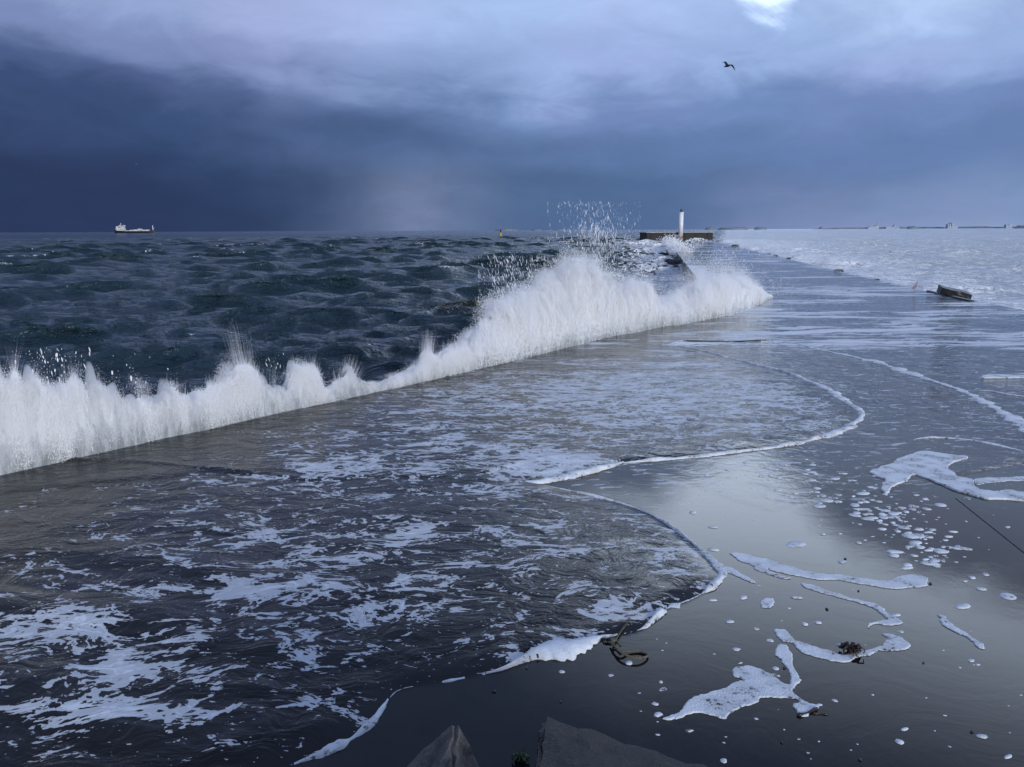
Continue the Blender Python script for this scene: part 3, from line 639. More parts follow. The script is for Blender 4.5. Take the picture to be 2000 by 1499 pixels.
foam_ribbon('foam_line', px(zp([(1780, 362), (1850, 368), (1930, 382), (2040, 395)], *Z4)), [0.02, 0.03, 0.03], 0.012, 'thin foam dash crossing the older foam line', 0.012, 35)

def blob_mesh(cx, cy, rx, ry, rot, h, k=9):
    a = np.arange(k) / k * 2 * math.pi; rr = 1 + 0.35 * (rng.random(k) - .5)
    x = np.cos(a) * rx * rr; y = np.sin(a) * ry * rr; c_, s_ = math.cos(rot), math.sin(rot)
    out_ = []
    for sc, z in ((1, 0.005), (0.85, 0.005 + h * .8), (0.4, 0.005 + h)):
        out_.append(np.stack([cx + (x * c_ - y * s_) * sc, cy + (x * s_ + y * c_) * sc, np.full(k, z)], -1))
    return np.vstack(out_)
def build_flecks():
    V, Q = [], []; n_ = 0; k = 9; spots = []
    band = catmull(np.array([at(*q) for q in [(1480, 905), (1560, 925), (1640, 955), (1720, 985), (1760, 1015), (1790, 1060), (1810, 1105)]]), 10)
    for i in range(240):
        t = rng.random() ** .8; p_ = band[int(t * (len(band) - 1))]; w_ = 0.10 + 0.55 * (1 - t) * sstep(t, -.2, .5)
        r_ = (0.007 + 0.030 * rng.random() ** 2.5)
        spots.append((p_[0] + rng.normal() * w_ * .8, p_[1] + rng.normal() * w_ * .55, r_))
    for i in range(90):
        u, v = 1180 + rng.random() * 820, 930 + rng.random() ** .8 * 560; p_ = at(u, v); spots.append((p_[0], p_[1], 0.004 + 0.012 * rng.random() ** 3))
    for u, v, r_ in ((1145, 1268, 9), (1097, 1315, 7), (1193, 1322, 6), (1290, 1335, 6), (1295, 1350, 8), (1280, 1378, 6), (1393, 1175, 7), (1452, 1170, 9), (1555, 1170, 9), (1572, 1222, 9), (1598, 1219, 8), (1425, 1217, 8), (1477, 1231, 7), (1438, 1271, 8), (1880, 1187, 15), (1915, 1153, 9), (1925, 1125, 9), (1898, 1131, 8), (1645, 1100, 12), (1553, 1066, 18), (1353, 1003, 11), (1392, 1032, 9), (1393, 1076, 9), (1745, 1087, 13), (1968, 1168, 18)):
        p_ = at(u, v); spots.append((p_[0], p_[1], r_ * np.linalg.norm(p_ - EYE) / F * .62))
    for (x, y, r_) in spots:
        if not (inside(np.array([x]), np.array([y]), PIER)[0]) or inside(np.array([x]), np.array([y]), polyA)[0] or inside(np.array([x]), np.array([y]), polyB)[0]: continue
        V.append(blob_mesh(x, y, r_ * (1 + rng.random()), r_ * (.7 + .5 * rng.random()), rng.normal() * .3, min(0.008, r_ * .5), k))
        i = np.arange(k); j = (i + 1) % k
        for a in (0, k): Q.append(n_ + np.stack([i + a, j + a, j + a + k, i + a + k], -1))
        n_ += 3 * k
        # flat cap as quads folded over the ring
        Q.append(n_ - k + np.array([[0, 1, 2, 8], [2, 3, 7, 8], [3, 4, 6, 7], [4, 5, 6, 6]][:3]))
    me = mesh_np('foam_flecks', np.vstack(V), np.vstack(Q))
    tag(link('foam_flecks', me, M['foam']), 'scattered foam flecks and bubbles on the wet deck', 'foam', kind='stuff')
build_flecks()

# ------------------------------------------------------------------ breaking wave along the wall
def points_obj(name, Pn, Rn, mat, parent):
    me = mesh_np(name, Pn, np.zeros((0, 4), int)); fattr(me, 'rad', Rn)
    ng = bpy.data.node_groups.get('droplets')
    if ng is None:
        ng = bpy.data.node_groups.new('droplets', 'GeometryNodeTree')
        ng.interface.new_socket('Geometry', in_out='INPUT', socket_type='NodeSocketGeometry'); ng.interface.new_socket('Geometry', in_out='OUTPUT', socket_type='NodeSocketGeometry')
        gi = ng.nodes.new('NodeGroupInput'); go = ng.nodes.new('NodeGroupOutput'); mp = ng.nodes.new('GeometryNodeMeshToPoints')
        na = ng.nodes.new('GeometryNodeInputNamedAttribute'); na.data_type = 'FLOAT'; na.inputs[0].default_value = 'rad'
        sm = ng.nodes.new('GeometryNodeSetMaterial'); sm.inputs['Material'].default_value = mat
        ng.links.new(gi.outputs[0], mp.inputs['Mesh']); ng.links.new(na.outputs[0], mp.inputs['Radius'])
        ng.links.new(mp.outputs[0], sm.inputs['Geometry']); ng.links.new(sm.outputs[0], go.inputs[0])
    o = link(name, me, mat, parent); md = o.modifiers.new('droplets', 'NODES'); md.node_group = ng
    o['kind'] = 'stuff'; return o

def mist_mat(d):
    m = bpy.data.materials.new('spray_mist'); m.use_nodes = True; n = NT(m.node_tree); n.n.clear()
    v = n.new('ShaderNodeVolumePrincipled'); v.inputs['Color'].default_value = (0.97, 0.98, 0.99, 1); v.inputs['Density'].default_value = d; v.inputs['Anisotropy'].default_value = 0.0
    o = n.new('ShaderNodeOutputMaterial'); n.l.new(v.outputs[0], o.inputs['Volume']); return m
BASE = [(-700, 1092), (0, 936), (435, 838), (870, 741), (1040, 700), (1210, 657), (1330, 631), (1420, 613), (1460, 598), (1500, 580)]
TOPS = [(-700, 820), (-500, 760), (-300, 800), (-150, 720), (-40, 705), (0, 708), (20, 722), (70, 735), (90, 752), (120, 768), (150, 764), (190, 742), (222, 730), (255, 765), (300, 762), (330, 757), (360, 767), (385, 777),
        (420, 770), (440, 752), (460, 728), (480, 716), (505, 716), (525, 745), (548, 757), (565, 760), (585, 716), (600, 714), (625, 722), (634, 762), (648, 760), (668, 738), (690, 716), (702, 738), (722, 750), (760, 748),
        (795, 728), (825, 716), (845, 690), (862, 706), (880, 690), (920, 668), (950, 652), (975, 612), (1000, 596), (1040, 574), (1080, 550), (1110, 532), (1135, 518), (1165, 518), (1190, 532), (1212, 556), (1232, 564),
        (1255, 548), (1278, 550), (1297, 582), (1312, 590), (1332, 574), (1352, 558), (1372, 532), (1400, 518), (1430, 512), (1452, 526), (1470, 545), (1486, 562), (1498, 576)]
bu = np.array(BASE, float); tu = np.array(TOPS, float)
def base_pt(u):
    v = np.interp(u, bu[:, 0], bu[:, 1]); return np.array([at(a, b) for a, b in zip(np.atleast_1d(u), np.atleast_1d(v))])
def top_h(u):
    B = base_pt(u); v = np.interp(u, tu[:, 0], tu[:, 1]); w = (B - EYE) @ _f; vb = project(B)[1]
    return np.maximum((vb - v) * w / F / math.cos(PITCH), 0.02)
SEAWARD = np.array([-wdir[1], wdir[0], 0.0]);
if SEAWARD[1] < 0: SEAWARD = -SEAWARD

def splash(name, u0, u1, label, npts, rad, depth, seed, front=0.02, core_f=0.80, jets=(), soft=1.0, mist=9.0):
    g = np.random.default_rng(seed)
    us = np.linspace(u0, u1, 2000); Bs = base_pt(us); Ls = np.concatenate([[0], np.cumsum(np.linalg.norm(np.diff(Bs, axis=0), axis=1))]); LT = Ls[-1]
    Hs = top_h(us)
    root = empty(name, tuple(base_pt(np.array([(u0 + u1) / 2]))[0])); off = np.array(root.location)
    # solid heart of the spray
    ns = int(LT / 0.022); s = np.linspace(0, LT, ns); nk = 48; v = np.linspace(0, 1, nk)
    Bc = np.stack([np.interp(s, Ls, Bs[:, i]) for i in range(3)], -1); Hfull = np.interp(s, Ls, Hs)
    ends = np.clip(np.minimum(s, LT - s) / 0.25, 0.03, 1) ** .5
    H = Hfull * core_f * (0.64 + 0.36 * fbm(s * 5, 0 * s, seed, 5) + 0.32 * fbm(s * 19, 0 * s, seed + 6, 3)) * ends; wd = (depth * (0.55 + 0.45 * H / H.max())) * ends
    th = v * math.pi
    S2, V2 = np.meshgrid(s, th, indexing='ij')
    zz = H[:, None] * np.sin(V2) ** 0.75; yy = wd[:, None] * (1 - np.cos(V2)) - front * (ends ** 2)[:, None]
    lump = (fbm(S2 * 2.6, zz * 2.0 + seed, seed, 5) - .5) * 1.5 * depth + (fbm(S2 * 11, zz * 4, seed + 4, 4) - .5) * 0.55 * depth + (fbm(S2 * 45, zz * 30, seed + 9, 3) - .5) * 0.03
    amp = np.sin(V2) ** .5 * np.clip(zz / (0.9 * depth), 0.08, 1)
    yy = yy + lump * amp * np.where(V2 < math.pi / 2, 1, -1) * .9
    Vv = Bc[:, None] + SEAWARD * yy[..., None]; Vv[..., 2] = zz + np.where(V2 > 2.2, -0.9 * (V2 - 2.2), 0) - 0.01
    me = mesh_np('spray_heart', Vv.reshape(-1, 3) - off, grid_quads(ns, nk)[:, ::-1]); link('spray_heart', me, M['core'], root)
    # fine mist hanging round it
    w3 = (yy - front * 0) ; swell = 1 + 0 * S2
    Mv = Bc[:, None] + SEAWARD * (yy + np.where(V2 < math.pi / 2, -1, 1) * (0.10 * depth + .012) * amp)[..., None]
    Mv[..., 2] = np.maximum(zz * (1.00 + 0.16 * fbm(S2 * 12, 0 * S2, seed + 40, 4) + 0.6 * np.clip(fbm(S2 * 26, 0 * S2, seed + 44, 3) - .48, 0, 1)), 0) - 0.012
    mm = mesh_np('mist', Mv.reshape(-1, 3) - off, np.vstack([grid_quads(ns, nk)[:, ::-1], np.stack([np.arange(ns - 1) * nk, np.arange(1, ns) * nk, np.arange(1, ns) * nk + nk - 1, np.arange(ns - 1) * nk + nk - 1], -1)[:, ::-1]]))
    mo = link('mist', mm, mist_mat(mist), root); mo['kind'] = 'stuff'
    Pl, Rl = [], []
    def add(p_, r_): Pl.append(p_); Rl.append(r_)
    clus = fbm(s * 9, 0 * s + 3, seed + 31, 4); clus = np.clip((clus - .25) / .5, .03, 1) ** 1.6      # the water leaves the wall in bunches
    wgt = np.cumsum(clus * H); wgt /= wgt[-1]
    def pick(m_): return np.searchsorted(wgt, g.random(m_)).clip(0, ns - 1)
    # grains covering the heart, sparse near the foot where the water is less broken
    m_ = int(npts * .30); i = pick(m_); j = (g.random(m_) * nk * .60).astype(int); p_ = Vv[i, j].copy()
    kp = g.random(m_) < np.clip(p_[:, 2] / (.5 * Hfull[i]) + .10, 0, 1); p_ = p_[kp]
    p_ = p_ + g.normal(size=p_.shape) * .018 - SEAWARD * (g.exponential(.020, len(p_)) * np.clip(p_[:, 2] / .2, .15, 1))[:, None]
    p_[:, 2] = np.abs(p_[:, 2]); add(p_, rad * (0.35 + 0.9 * g.random(len(p_)) ** 2))
    # thinning mist above it
    m_ = int(npts * .20); i = pick(m_); Hq = Hfull[i] * (0.70 + 0.62 * fbm(s[i] * 10, 0 * s[i], seed + 2, 4)) * ends[i]
    zq = Hq * np.clip(1.0 - np.abs(g.normal(size=m_)) * .28 * soft + g.exponential(.03 * soft, m_), 0.05, 1.6)
    p_ = Bc[i] + SEAWARD * ((g.random(m_) - .1) * depth * 1.5)[:, None]; p_[:, 2] = zq; p_[:, :2] += g.normal(size=(m_, 2)) * .02
    add(p_, rad * (0.2 + 0.55 * g.random(m_) ** 2))
    # strands thrown upward from the heart's own surface
    kst = int(npts * .50 / 22); i = pick(kst); j = (g.random(kst) ** .8 * nk * .62).astype(int); b0 = Vv[i, j]; Hq = Hfull[i] * ends[i]
    slope = np.gradient(Hfull, s); lean = np.clip(slope[i], -1.2, 1.2); T = np.linspace(0, 1, 22)[None]
    tall = (0.40 + 1.5 * np.clip(fbm(s[i] * 15, 0 * s[i], seed + 17, 4) - .15, 0, 1) ** 1.3)
    ln = Hq * (0.09 + .38 * g.random(kst) ** 2.2) * soft * tall * (0.35 + .65 * np.clip(b0[:, 2] / Hq, 0, 1))
    lx = (-lean * .18 + g.normal(size=kst) * .13)[:, None] * ln[:, None] * T
    ly = (-g.exponential(.012, kst))[:, None] + (g.normal(size=kst) * .15 - .05)[:, None] * ln[:, None] * T
    p_ = b0[:, None] + wdir * lx[..., None] + SEAWARD * ly[..., None]; p_[..., 2] = np.abs(b0[:, 2])[:, None] + ln[:, None] * T
    add(p_.reshape(-1, 3), (rad * .80 * (1.05 - .85 * T) * (0.35 + .9 * g.random(kst) ** 2)[:, None]).ravel())
    # single jets that shot higher than the rest: (u, v_top, u_top spread, count, strand thickness)
    for (ju, jv, jt, spread, cnt, th_, broken) in jets:
        b0 = base_pt(np.array([ju]))[0]; w0 = (b0 - EYE) @ _f; vb = project(b0)[1]; hj = (vb - jv) * w0 / F; shift = (jt - ju) * w0 / F; sp = spread * w0 / F
        hb = top_h(np.array([ju]))[0] * .55
        fr = g.normal(size=cnt); ht = hb + (hj - hb) * (0.35 + .65 * g.random(cnt) ** .8) * np.exp(-fr ** 2 * .18); nn = 60; T = np.linspace(0, 1, nn)[None]
        keep = g.random((cnt, nn)) < (1 - broken * T ** .7)
        if broken > .5: keep &= vnoise(T * 26 + 0 * fr[:, None], np.arange(cnt)[:, None] * 3.7 + 0 * T, seed) > .38 + .28 * T
        x = fr[:, None] * sp * (.25 + .75 * T) + shift * T ** 1.1 + g.normal(size=(cnt, nn)) * .003
        y = (.12 + g.normal(size=cnt) * .05)[:, None] + g.normal(size=cnt)[:, None] * sp * .4 * T
        z = hb * .6 + (ht[:, None] - hb * .6) * T
        p_ = b0 + np.array([1., 0, 0]) * x[..., None] + SEAWARD * y[..., None]; p_[..., 2] = z
        r_ = th_ * (1.1 - .75 * T) * (0.5 + .9 * g.random((cnt, 1)))
        add(p_[keep], np.broadcast_to(r_, keep.shape)[keep])
    Pn = np.vstack(Pl) - off; Rn = np.concatenate(Rl)
    points_obj('spray_droplets', Pn, Rn, M['spray'], root)
    tag(root, label, 'wave', 'waves breaking on the pier'); return root
def drops(root, ulo, uhi, vlo, vhi, cnt, r_, seed, elong=5, lean=0.0, pw=1.0):
    """loose drops flung clear of the wave, each a short tapering string"""
    g = np.random.default_rng(seed); off = np.array(root.location); Pl, Rl = [], []
    for i in range(cnt):
        u = ulo + (uhi - ulo) * np.clip(.5 + g.normal() * .24, 0, 1); v = vhi - (vhi - vlo) * g.random() ** pw
        b0 = base_pt(np.array([u]))[0] + SEAWARD * (.1 + .5 * g.random()); w0 = (b0 - EYE) @ _f
        c_ = at_dist(u, v, b0[1]); L_ = elong * r_ * (.5 + g.random()); k = 7; T = np.linspace(-.5, .5, k)
        dirn = np.array([lean + g.normal() * .15, 0, 1.0]); sc = .35 + 1.2 * g.random() ** 4
        Pl.append(c_ + dirn * (L_ * sc * T)[:, None]); Rl.append(r_ * sc * (1 - 1.5 * np.abs(T) ** 1.5))
    points_obj('flung_drops', np.vstack(Pl) - off, np.concatenate(Rl), M['spray'], root)

w1_ = splash('breaking_wave', -700, 930, 'low white wall of spray along the pier wall at left', 900000, 0.0031, 0.14, 11, core_f=.94, mist=17.0,
             jets=[(500, 618, 478, 9, 260, .0021, .25), (512, 640, 505, 8, 120, .0020, .3), (590, 700, 592, 8, 70, .003, .2), (690, 690, 702, 12, 190, .0021, .25), (846, 640, 852, 7, 330, .0024, .15), (884, 655, 892, 8, 190, .0024, .2), (222, 722, 222, 9, 60, .003, .2), (10, 696, 2, 14, 90, .0035, .2), (545, 690, 548, 14, 40, .002, .4)])
drops(w1_, 30, 175, 680, 780, 150, .0044, 1, 6); drops(w1_, 180, 340, 690, 760, 16, .006, 2, 4); drops(w1_, 520, 570, 690, 740, 20, .004, 3, 8)
w2_ = splash('breaking_wave', 915, 1350, 'tall white burst of spray in the middle with drops flung above the horizon', 700000, 0.0054, 0.34, 12, core_f=.84, soft=1.0, mist=9.0,
             jets=[(1180, 430, 1185, 24, 150, .0065, .92), (1130, 450, 1140, 30, 80, .006, .95), (1000, 540, 975, 20, 90, .006, .8), (1050, 540, 1040, 22, 60, .006, .7)])
drops(w2_, 1070, 1250, 395, 480, 620, .0048, 5, 13, -.12); drops(w2_, 1110, 1225, 440, 545, 900, .0048, 6, 12); drops(w2_, 935, 1050, 500, 615, 700, .0046, 7, 12, -.25); drops(w2_, 1020, 1130, 500, 575, 380, .0045, 8, 12, -.2); drops(w2_, 1200, 1310, 520, 590, 160, .006, 15, 8, .1)
w3_ = splash('breaking_wave', 1300, 1500, 'loose burst of spray spilling over the pier corner', 380000, 0.0056, 0.42, 13, front=.20, core_f=.64, soft=1.8, mist=5.0)
drops(w3_, 1335, 1525, 480, 585, 900, .0048, 9, 9); drops(w3_, 1430, 1560, 545, 592, 700, .0050, 19, 4, .3)

def puff(name, pts, cnt, r_, seed, label):
    """a small far burst: pts = (u, v of foot, height m, spread m) along the far pier"""
    g = np.random.default_rng(seed); P0 = at(pts[0][0], pts[0][1]); root = empty(name, tuple(P0)); Pl, Rl = [], []
    for (u, v, h, sp) in pts:
        c_ = at(u, v); k = cnt // len(pts); t = g.random(k) ** 1.5; wob = fbm(t * 4 + seed, 0 * t, seed, 3) - .5
        q = np.stack([c_[0] + g.normal(size=k) * sp * (.45 + .5 * t) + wob * sp, c_[1] + g.normal(size=k) * sp, -.3 + (h + .3) * t * (.6 + .5 * g.random(k))], -1)
        Pl.append(q); Rl.append(r_ * (.3 + .9 * g.random(k) ** 2))
    points_obj('spray_droplets', np.vstack(Pl) - P0, np.concatenate(Rl), M['spray'], root)
    tag(root, label, 'wave', 'waves breaking on the pier')
puff('breaking_wave', [(1320, 492, 1.1, .55), (1314, 482, 1.4, .6), (1336, 494, .8, .6), (1306, 476, 1.0, .7)], 9000, .040, 51, 'small far burst of spray on the pier edge in front of the beacon')
puff('breaking_wave', [(1296, 470, 1.0, .7), (1304, 470.5, 1.5, .5), (1288, 470, .5, .9), (1314, 470.5, .5, .8)], 4000, .055, 52, 'white surf slapping the foot of the pier head')

# ------------------------------------------------------------------ pier head and beacon
def build_head():
    dist = at(1340, 470.5)[1]
    def X(u): return at_dist(u, 470, dist)[0]
    xl, xr = X(1263), X(1392); top = at_dist(1327, 455.0, dist)[2]
    cy = dist + 4.0; cx = (xl + xr) / 2; w = xr - xl
    root = empty('pier_head', (cx, cy, 0))
    bm = bmesh.new(); box_bm(bm, (0, 0, (top - 3) / 2), (w, 8.0, top + 3)); fin_bm('body', bm, M['wallc'], root, bevel=.06)
    bm = bmesh.new(); box_bm(bm, (0, 0, top + .06), (w + .3, 8.3, .12)); fin_bm('coping', bm, M['coping'], root)
    for k in range(9):
        t = -w / 2 + .4 + (w - .8) * k / 8
        bm = bmesh.new(); cyl_bm(bm, (t, -3.9, top + .12), (t, -3.9, top + .42 + .1 * (k % 2)), .05, seg=6); fin_bm('post', bm, M['coping'], root)
    for k in range(6):
        bm = bmesh.new(); t = -w / 2 + .9 + k * (w - 1.4) / 5.2; box_bm(bm, (t, -4.06, top * .5 - .1), (.16, .14, top * 1.0)); fin_bm('fender', bm, M['black'], root)
    tag(root, 'dark concrete pier head block closing the end of the pier', 'pier head')
    # beacon
    bx = X(1327.5); by = dist - .6; root = empty('beacon', (bx, by, 0)); hb = at_dist(1327, 461, by)[2]; ht = at_dist(1327, 416, by)[2]; hl = at_dist(1327, 409, by)[2]
    hw = (X(1332) - X(1323)) / 2
    bm = bmesh.new(); cyl_bm(bm, (0, 0, 0), (0, 0, hb), hw * 1.08, hw * 1.02, 16); fin_bm('plinth', bm, M['rust'], root)
    bm = bmesh.new(); cyl_bm(bm, (0, 0, hb), (0, 0, ht), hw, hw * .97, 20); fin_bm('column', bm, M['white'], root, True)
    bm = bmesh.new(); cyl_bm(bm, (0, 0, ht), (0, 0, ht + .10), hw * 1.12, seg=20); fin_bm('cap', bm, M['white'], root)
    ln = fin_bm('x', bmesh.new(), M['lamp'], root); bpy.data.objects.remove(ln)
    bm = bmesh.new(); cyl_bm(bm, (0, 0, ht + .10), (0, 0, ht + .22), hw * .35, seg=10); cyl_bm(bm, (0, 0, ht + .22), (0, 0, hl), hw * .48, hw * .42, 10); fin_bm('lantern', bm, M['lamp'], root)
    tag(root, 'slim white beacon column with dark lantern at the pier end', 'beacon')
build_head()

# ------------------------------------------------------------------ rocks and debris along the pier
def rock(name, c_, s, seed, label, mat='rock', rz=0.0, cuts=2, group='rocks beside the pier', rough=.5):
    bm = bmesh.new(); bmesh.ops.create_icosphere(bm, subdivisions=cuts + 1, radius=.5)
    for v in bm.verts:
        q = np.array(v.co); k = 1 + rough * (fbm(np.array([q[0] * 2.3 + seed]), np.array([q[1] * 2.3 + q[2] * 1.7]), seed, 3)[0] - .5) * 1.6
        m_ = np.abs(q).max() / .5; q = q / (0.55 + .45 * m_) * k; v.co = q
    bmesh.ops.transform(bm, matrix=Matrix.Rotation(rz, 4, 'Z') @ Matrix.Diagonal((*s, 1)), verts=bm.verts)
    o = fin_bm(name, bm, M[mat]); o.location = c_; return tag(o, label, 'rock', group)
for k, (u, v, zb, wpx, hpx, lab) in enumerate([
        (1322, 519, -.6, 46, 22, 'largest dark rock against the bend in the pier wall'), (1298, 524, -.7, 14, 9, 'small pointed rock left of the largest rock'),
        (1326, 529, -.7, 16, 9, 'low rock just below the largest dark rock'), (1310, 495, -.5, 20, 10, 'jagged rock in white water above the largest rock'),
        (1316, 499, -.5, 9, 7, 'tiny rock tight against the pier wall'), (1287, 480, -.5, 18, 8, 'flat rock nearest the pier head on the left'),
        (1301, 476, -.5, 6, 6, 'upright stone beside the flat rock near the pier head'), (1298, 497, -.6, 26, 6, 'long low reef in the surf left of the pier')]):
    c_ = at(u, v, zb); d = c_[1]; rock('rock', (c_[0], d, zb + hpx * d / F * .15), (wpx * d / F * 1.05, wpx * d / F * .8, hpx * d / F * 1.15), k + 3, lab, rz=k)
for k, (u, v, wpx, hpx, lab) in enumerate([(1436, 481, 12, 6, 'dark rock at the far right edge of the pier'), (1496, 496, 20, 3, 'thin dark stone lying along the right pier edge'), (1515, 500, 10, 4, 'low stone second along the right pier edge'),
        (1540, 505, 8, 4, 'low stone third along the right pier edge'), (1638, 529, 16, 6, 'rounded rock on the right pier edge mid way'), (1676, 539, 7, 3, 'small stone past the rounded rock on the edge'),
        (1713, 546, 14, 4, 'flat dark stone nearest the pier bend on the right'), (1658, 568, 7, 4, 'lone dark stone out on the wet deck'), (1988, 605, 12, 4, 'small dark stone at the right edge of the picture')]):
    c_ = at(u, v); d = c_[1]; rock('rock', (c_[0], d, -.02), (wpx * d / F * 1.1, wpx * d / F * .8, hpx * d / F * 1.15), k + 23, lab, rz=k * .7)
def chunk():
    c_ = at(1866, 580); d = c_[1]; L_ = 56 * d / F
    bm = bmesh.new(); box_bm(bm, (0, 0, 0), (L_, L_ * .5, L_ * .24)); bmesh.ops.subdivide_edges(bm, edges=bm.edges[:], cuts=5, use_grid_fill=True)
    for v in bm.verts:
        q = v.co; v.co += Vector([(fbm(np.array([q.x * 6 + i * 9]), np.array([q.y * 6 + q.z * 5]), 40 + i, 3)[0] - .5) * .05 for i in range(3)])
    o = fin_bm('concrete_chunk', bm, M['rock']); o.location = (c_[0], d + .1, L_ * .12); o.rotation_euler = (math.radians(8), math.radians(14), math.radians(-12))
    tag(o, 'broken dark slab of concrete tilted on the right pier edge', 'rubble')
    c2 = at(1888, 585); rock('rock', (c2[0], c2[1], .02), (.12, .10, .10), 77, 'small stone under the tilted concrete slab')
    # raised kerb edge beside it
    a, b = at(1812, 571), at(1898, 591); bm = bmesh.new(); dv = b - a; ln = np.linalg.norm(dv)
    box_bm(bm, (0, 0, .03), (ln, .10, .06)); o = fin_bm('kerb_stone', bm, M['rock'], bevel=.01); o.location = tuple((a + b) / 2 + np.array([0.02, .03, 0])); o.rotation_euler = (0, 0, math.atan2(dv[1], dv[0]))
    tag(o, 'dark kerb stone strip below the tilted concrete slab', 'kerb')
    p0 = at(1783, 564); root = empty('litter', tuple(p0))
    for k, (dx_, dz_) in enumerate(((.16, .26), (.10, .20))):
        bm = bmesh.new(); cyl_bm(bm, (k * .06, 0, 0), (k * .06 + dx_, .02, dz_), .016, .006, 7); fin_bm('stalk', bm, M['red'], root)
    tag(root, 'two thin reddish stalks sticking up at the right pier edge', 'litter')
chunk()

# ------------------------------------------------------------------ spar marker, ship, islands, shore, gulls
def spar():
    c_ = at(978, 466, SEA_Z); d = c_[1]; s = d / F; root = empty('spar_marker', tuple(c_)); lo = -1.0
    bm = bmesh.new(); cyl_bm(bm, (0, 0, lo), (0, 0, 4 * s), 1.5 * s, seg=10); fin_bm('base', bm, M['black'], root)
    bm = bmesh.new(); cyl_bm(bm, (0, 0, 4 * s), (0, 0, 11 * s), 1.6 * s, seg=10); fin_bm('pole', bm, M['yellow'], root)
    bm = bmesh.new(); cyl_bm(bm, (0, 0, 11 * s), (0, 0, 17 * s), 1.5 * s, 1.1 * s, 10); fin_bm('topmark', bm, M['black'], root)
    tag(root, 'yellow and black spar marker standing in the sea', 'buoy')
spar()
def ship():
    D_ = 1500.0; a, b = at_dist(224, 453, D_), at_dist(303, 453, D_); L_ = b[0] - a[0]; s = L_ / 79.0
    root = empty('tanker_ship', (a[0], D_, SEA_Z))
    def hull():
        st = np.linspace(0, 1, 24); V = []
        for t in st:
            half = 5.2 * min(1, (t / .08) ** .5 if t < .08 else 1) * (1 - max(0, (t - .78) / .22) ** 2) + .15
            zt = 4.4 * s + (2.4 * s * max(0, (t - .86) / .14)) + (1.2 * s * max(0, (.30 - t) / .3) ** .5 if t < .3 else 0)
            fl = .8
            V += [(t * L_ * .97 + L_ * .005, -half * fl, -2), (t * L_ + .0, -half, zt), (t * L_, half, zt), (t * L_ * .97 + L_ * .005, half * fl, -2)]
        V = np.array(V); Q = grid_quads(24, 4, True); me = mesh_np('hull', V, np.vstack([Q, [[0, 1, 2, 3]], [[95, 94, 93, 92]]]), False); return link('hull', me, M['hull'], root)
    hull()
    bm = bmesh.new(); box_bm(bm, (13 * s, 0, 7.2 * s), (14 * s, 8, 5 * s)); box_bm(bm, (14 * s, 0, 11.5 * s), (11 * s, 7.4, 4 * s)); box_bm(bm, (15.6 * s, 0, 14.6 * s), (8.5 * s, 9, 2.6 * s)); fin_bm('deckhouse', bm, M['shipw'], root)
    bm = bmesh.new(); box_bm(bm, (5.6 * s, 0, 10 * s), (4 * s, 3, 7 * s), Matrix.Rotation(.25, 3, 'Y')); fin_bm('funnel', bm, M['shipw'], root)
    for k, (x, z, w_) in enumerate(((12, 11.8, 4), (17.5, 14.9, 4.5), (9.5, 8, 1.2), (14, 8, 1.2), (17, 8, 1.2))):
        bm = bmesh.new(); box_bm(bm, (x * s, -4.6 if z > 14 else -4.05, z * s), (w_ * s, .4, 1.0 * s)); fin_bm('window', bm, M['shipdk'], root)
    bm = bmesh.new(); cyl_bm(bm, (13 * s, 0, 15.5 * s), (13 * s, 0, 20 * s), .45, .3, 6); box_bm(bm, (13 * s, 0, 18.3 * s), (2.4 * s, .6, .5 * s)); fin_bm('radar_mast', bm, M['shipw'], root)
    bm = bmesh.new(); cyl_bm(bm, (75.3 * s, 0, 4 * s), (74.9 * s, 0, 15 * s), .85, .6, 6); box_bm(bm, (76.5 * s, 0, 10 * s), (2.6 * s, .6, .6 * s)); fin_bm('bow_mast', bm, M['shipw'], root)
    for k, (x, w_, h_) in enumerate(((26, 8, 1.5), (33, 5, 2.4), (41, 8, 3.0), (47, 2, 4.6), (50, 2.4, 4.8), (53, 2, 4.2), (57, 8, 2.6), (65, 6, 2.8))):
        bm = bmesh.new(); box_bm(bm, (x * s, 0, (4.2 + h_ / 2) * s), (w_ * s, 4, h_ * s)); fin_bm('deck_gear', bm, M['shipw'], root)
    tag(root, 'small tanker ship with white deckhouse and dark hull on the horizon', 'ship')
ship()
def island(u0, u1, v_top, D_, label, seed, bumps=6):
    a, b = at_dist(u0, 450, D_), at_dist(u1, 450, D_); L_ = b[0] - a[0]; h = max((at_dist((u0 + u1) / 2, v_top, D_)[2] - SEA_Z), 2)
    k = 40; t = np.linspace(0, 1, k); top = h * np.clip(np.minimum(t, 1 - t) * 9, 0, 1) ** .6 * (0.55 + .6 * fbm(t * bumps, 0 * t, seed, 3)); V = []
    for i in range(k):
        dp = L_ * .25 * math.sin(math.pi * t[i]) + 2
        for f_, z in ((-1, -2), (-.7, top[i] * .75), (-.2, top[i]), (.3, top[i] * .9), (1, -2)): V.append((t[i] * L_ - L_ / 2, f_ * dp, z))
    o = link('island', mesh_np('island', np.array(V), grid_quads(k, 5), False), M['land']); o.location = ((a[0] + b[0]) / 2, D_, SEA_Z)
    return tag(o, label, 'island', 'islands on the horizon')
island(966, 1012, 447.0, 3200, 'low dark island right behind the spar marker', 1)
island(1038, 1058, 447.5, 3600, 'tiny islet between the spar marker and the flung spray', 2)
island(1083, 1104, 447.5, 3700, 'tiny islet under the left end of the flung spray', 3)
island(1377, 1396, 443.5, 4200, 'pale short islet just right of the pier head', 4)
island(1400, 1462, 443.2, 3200, 'long flat dark island right of the beacon', 5)
island(1472, 1498, 443.6, 3300, 'short dark islet past the long flat island', 6)
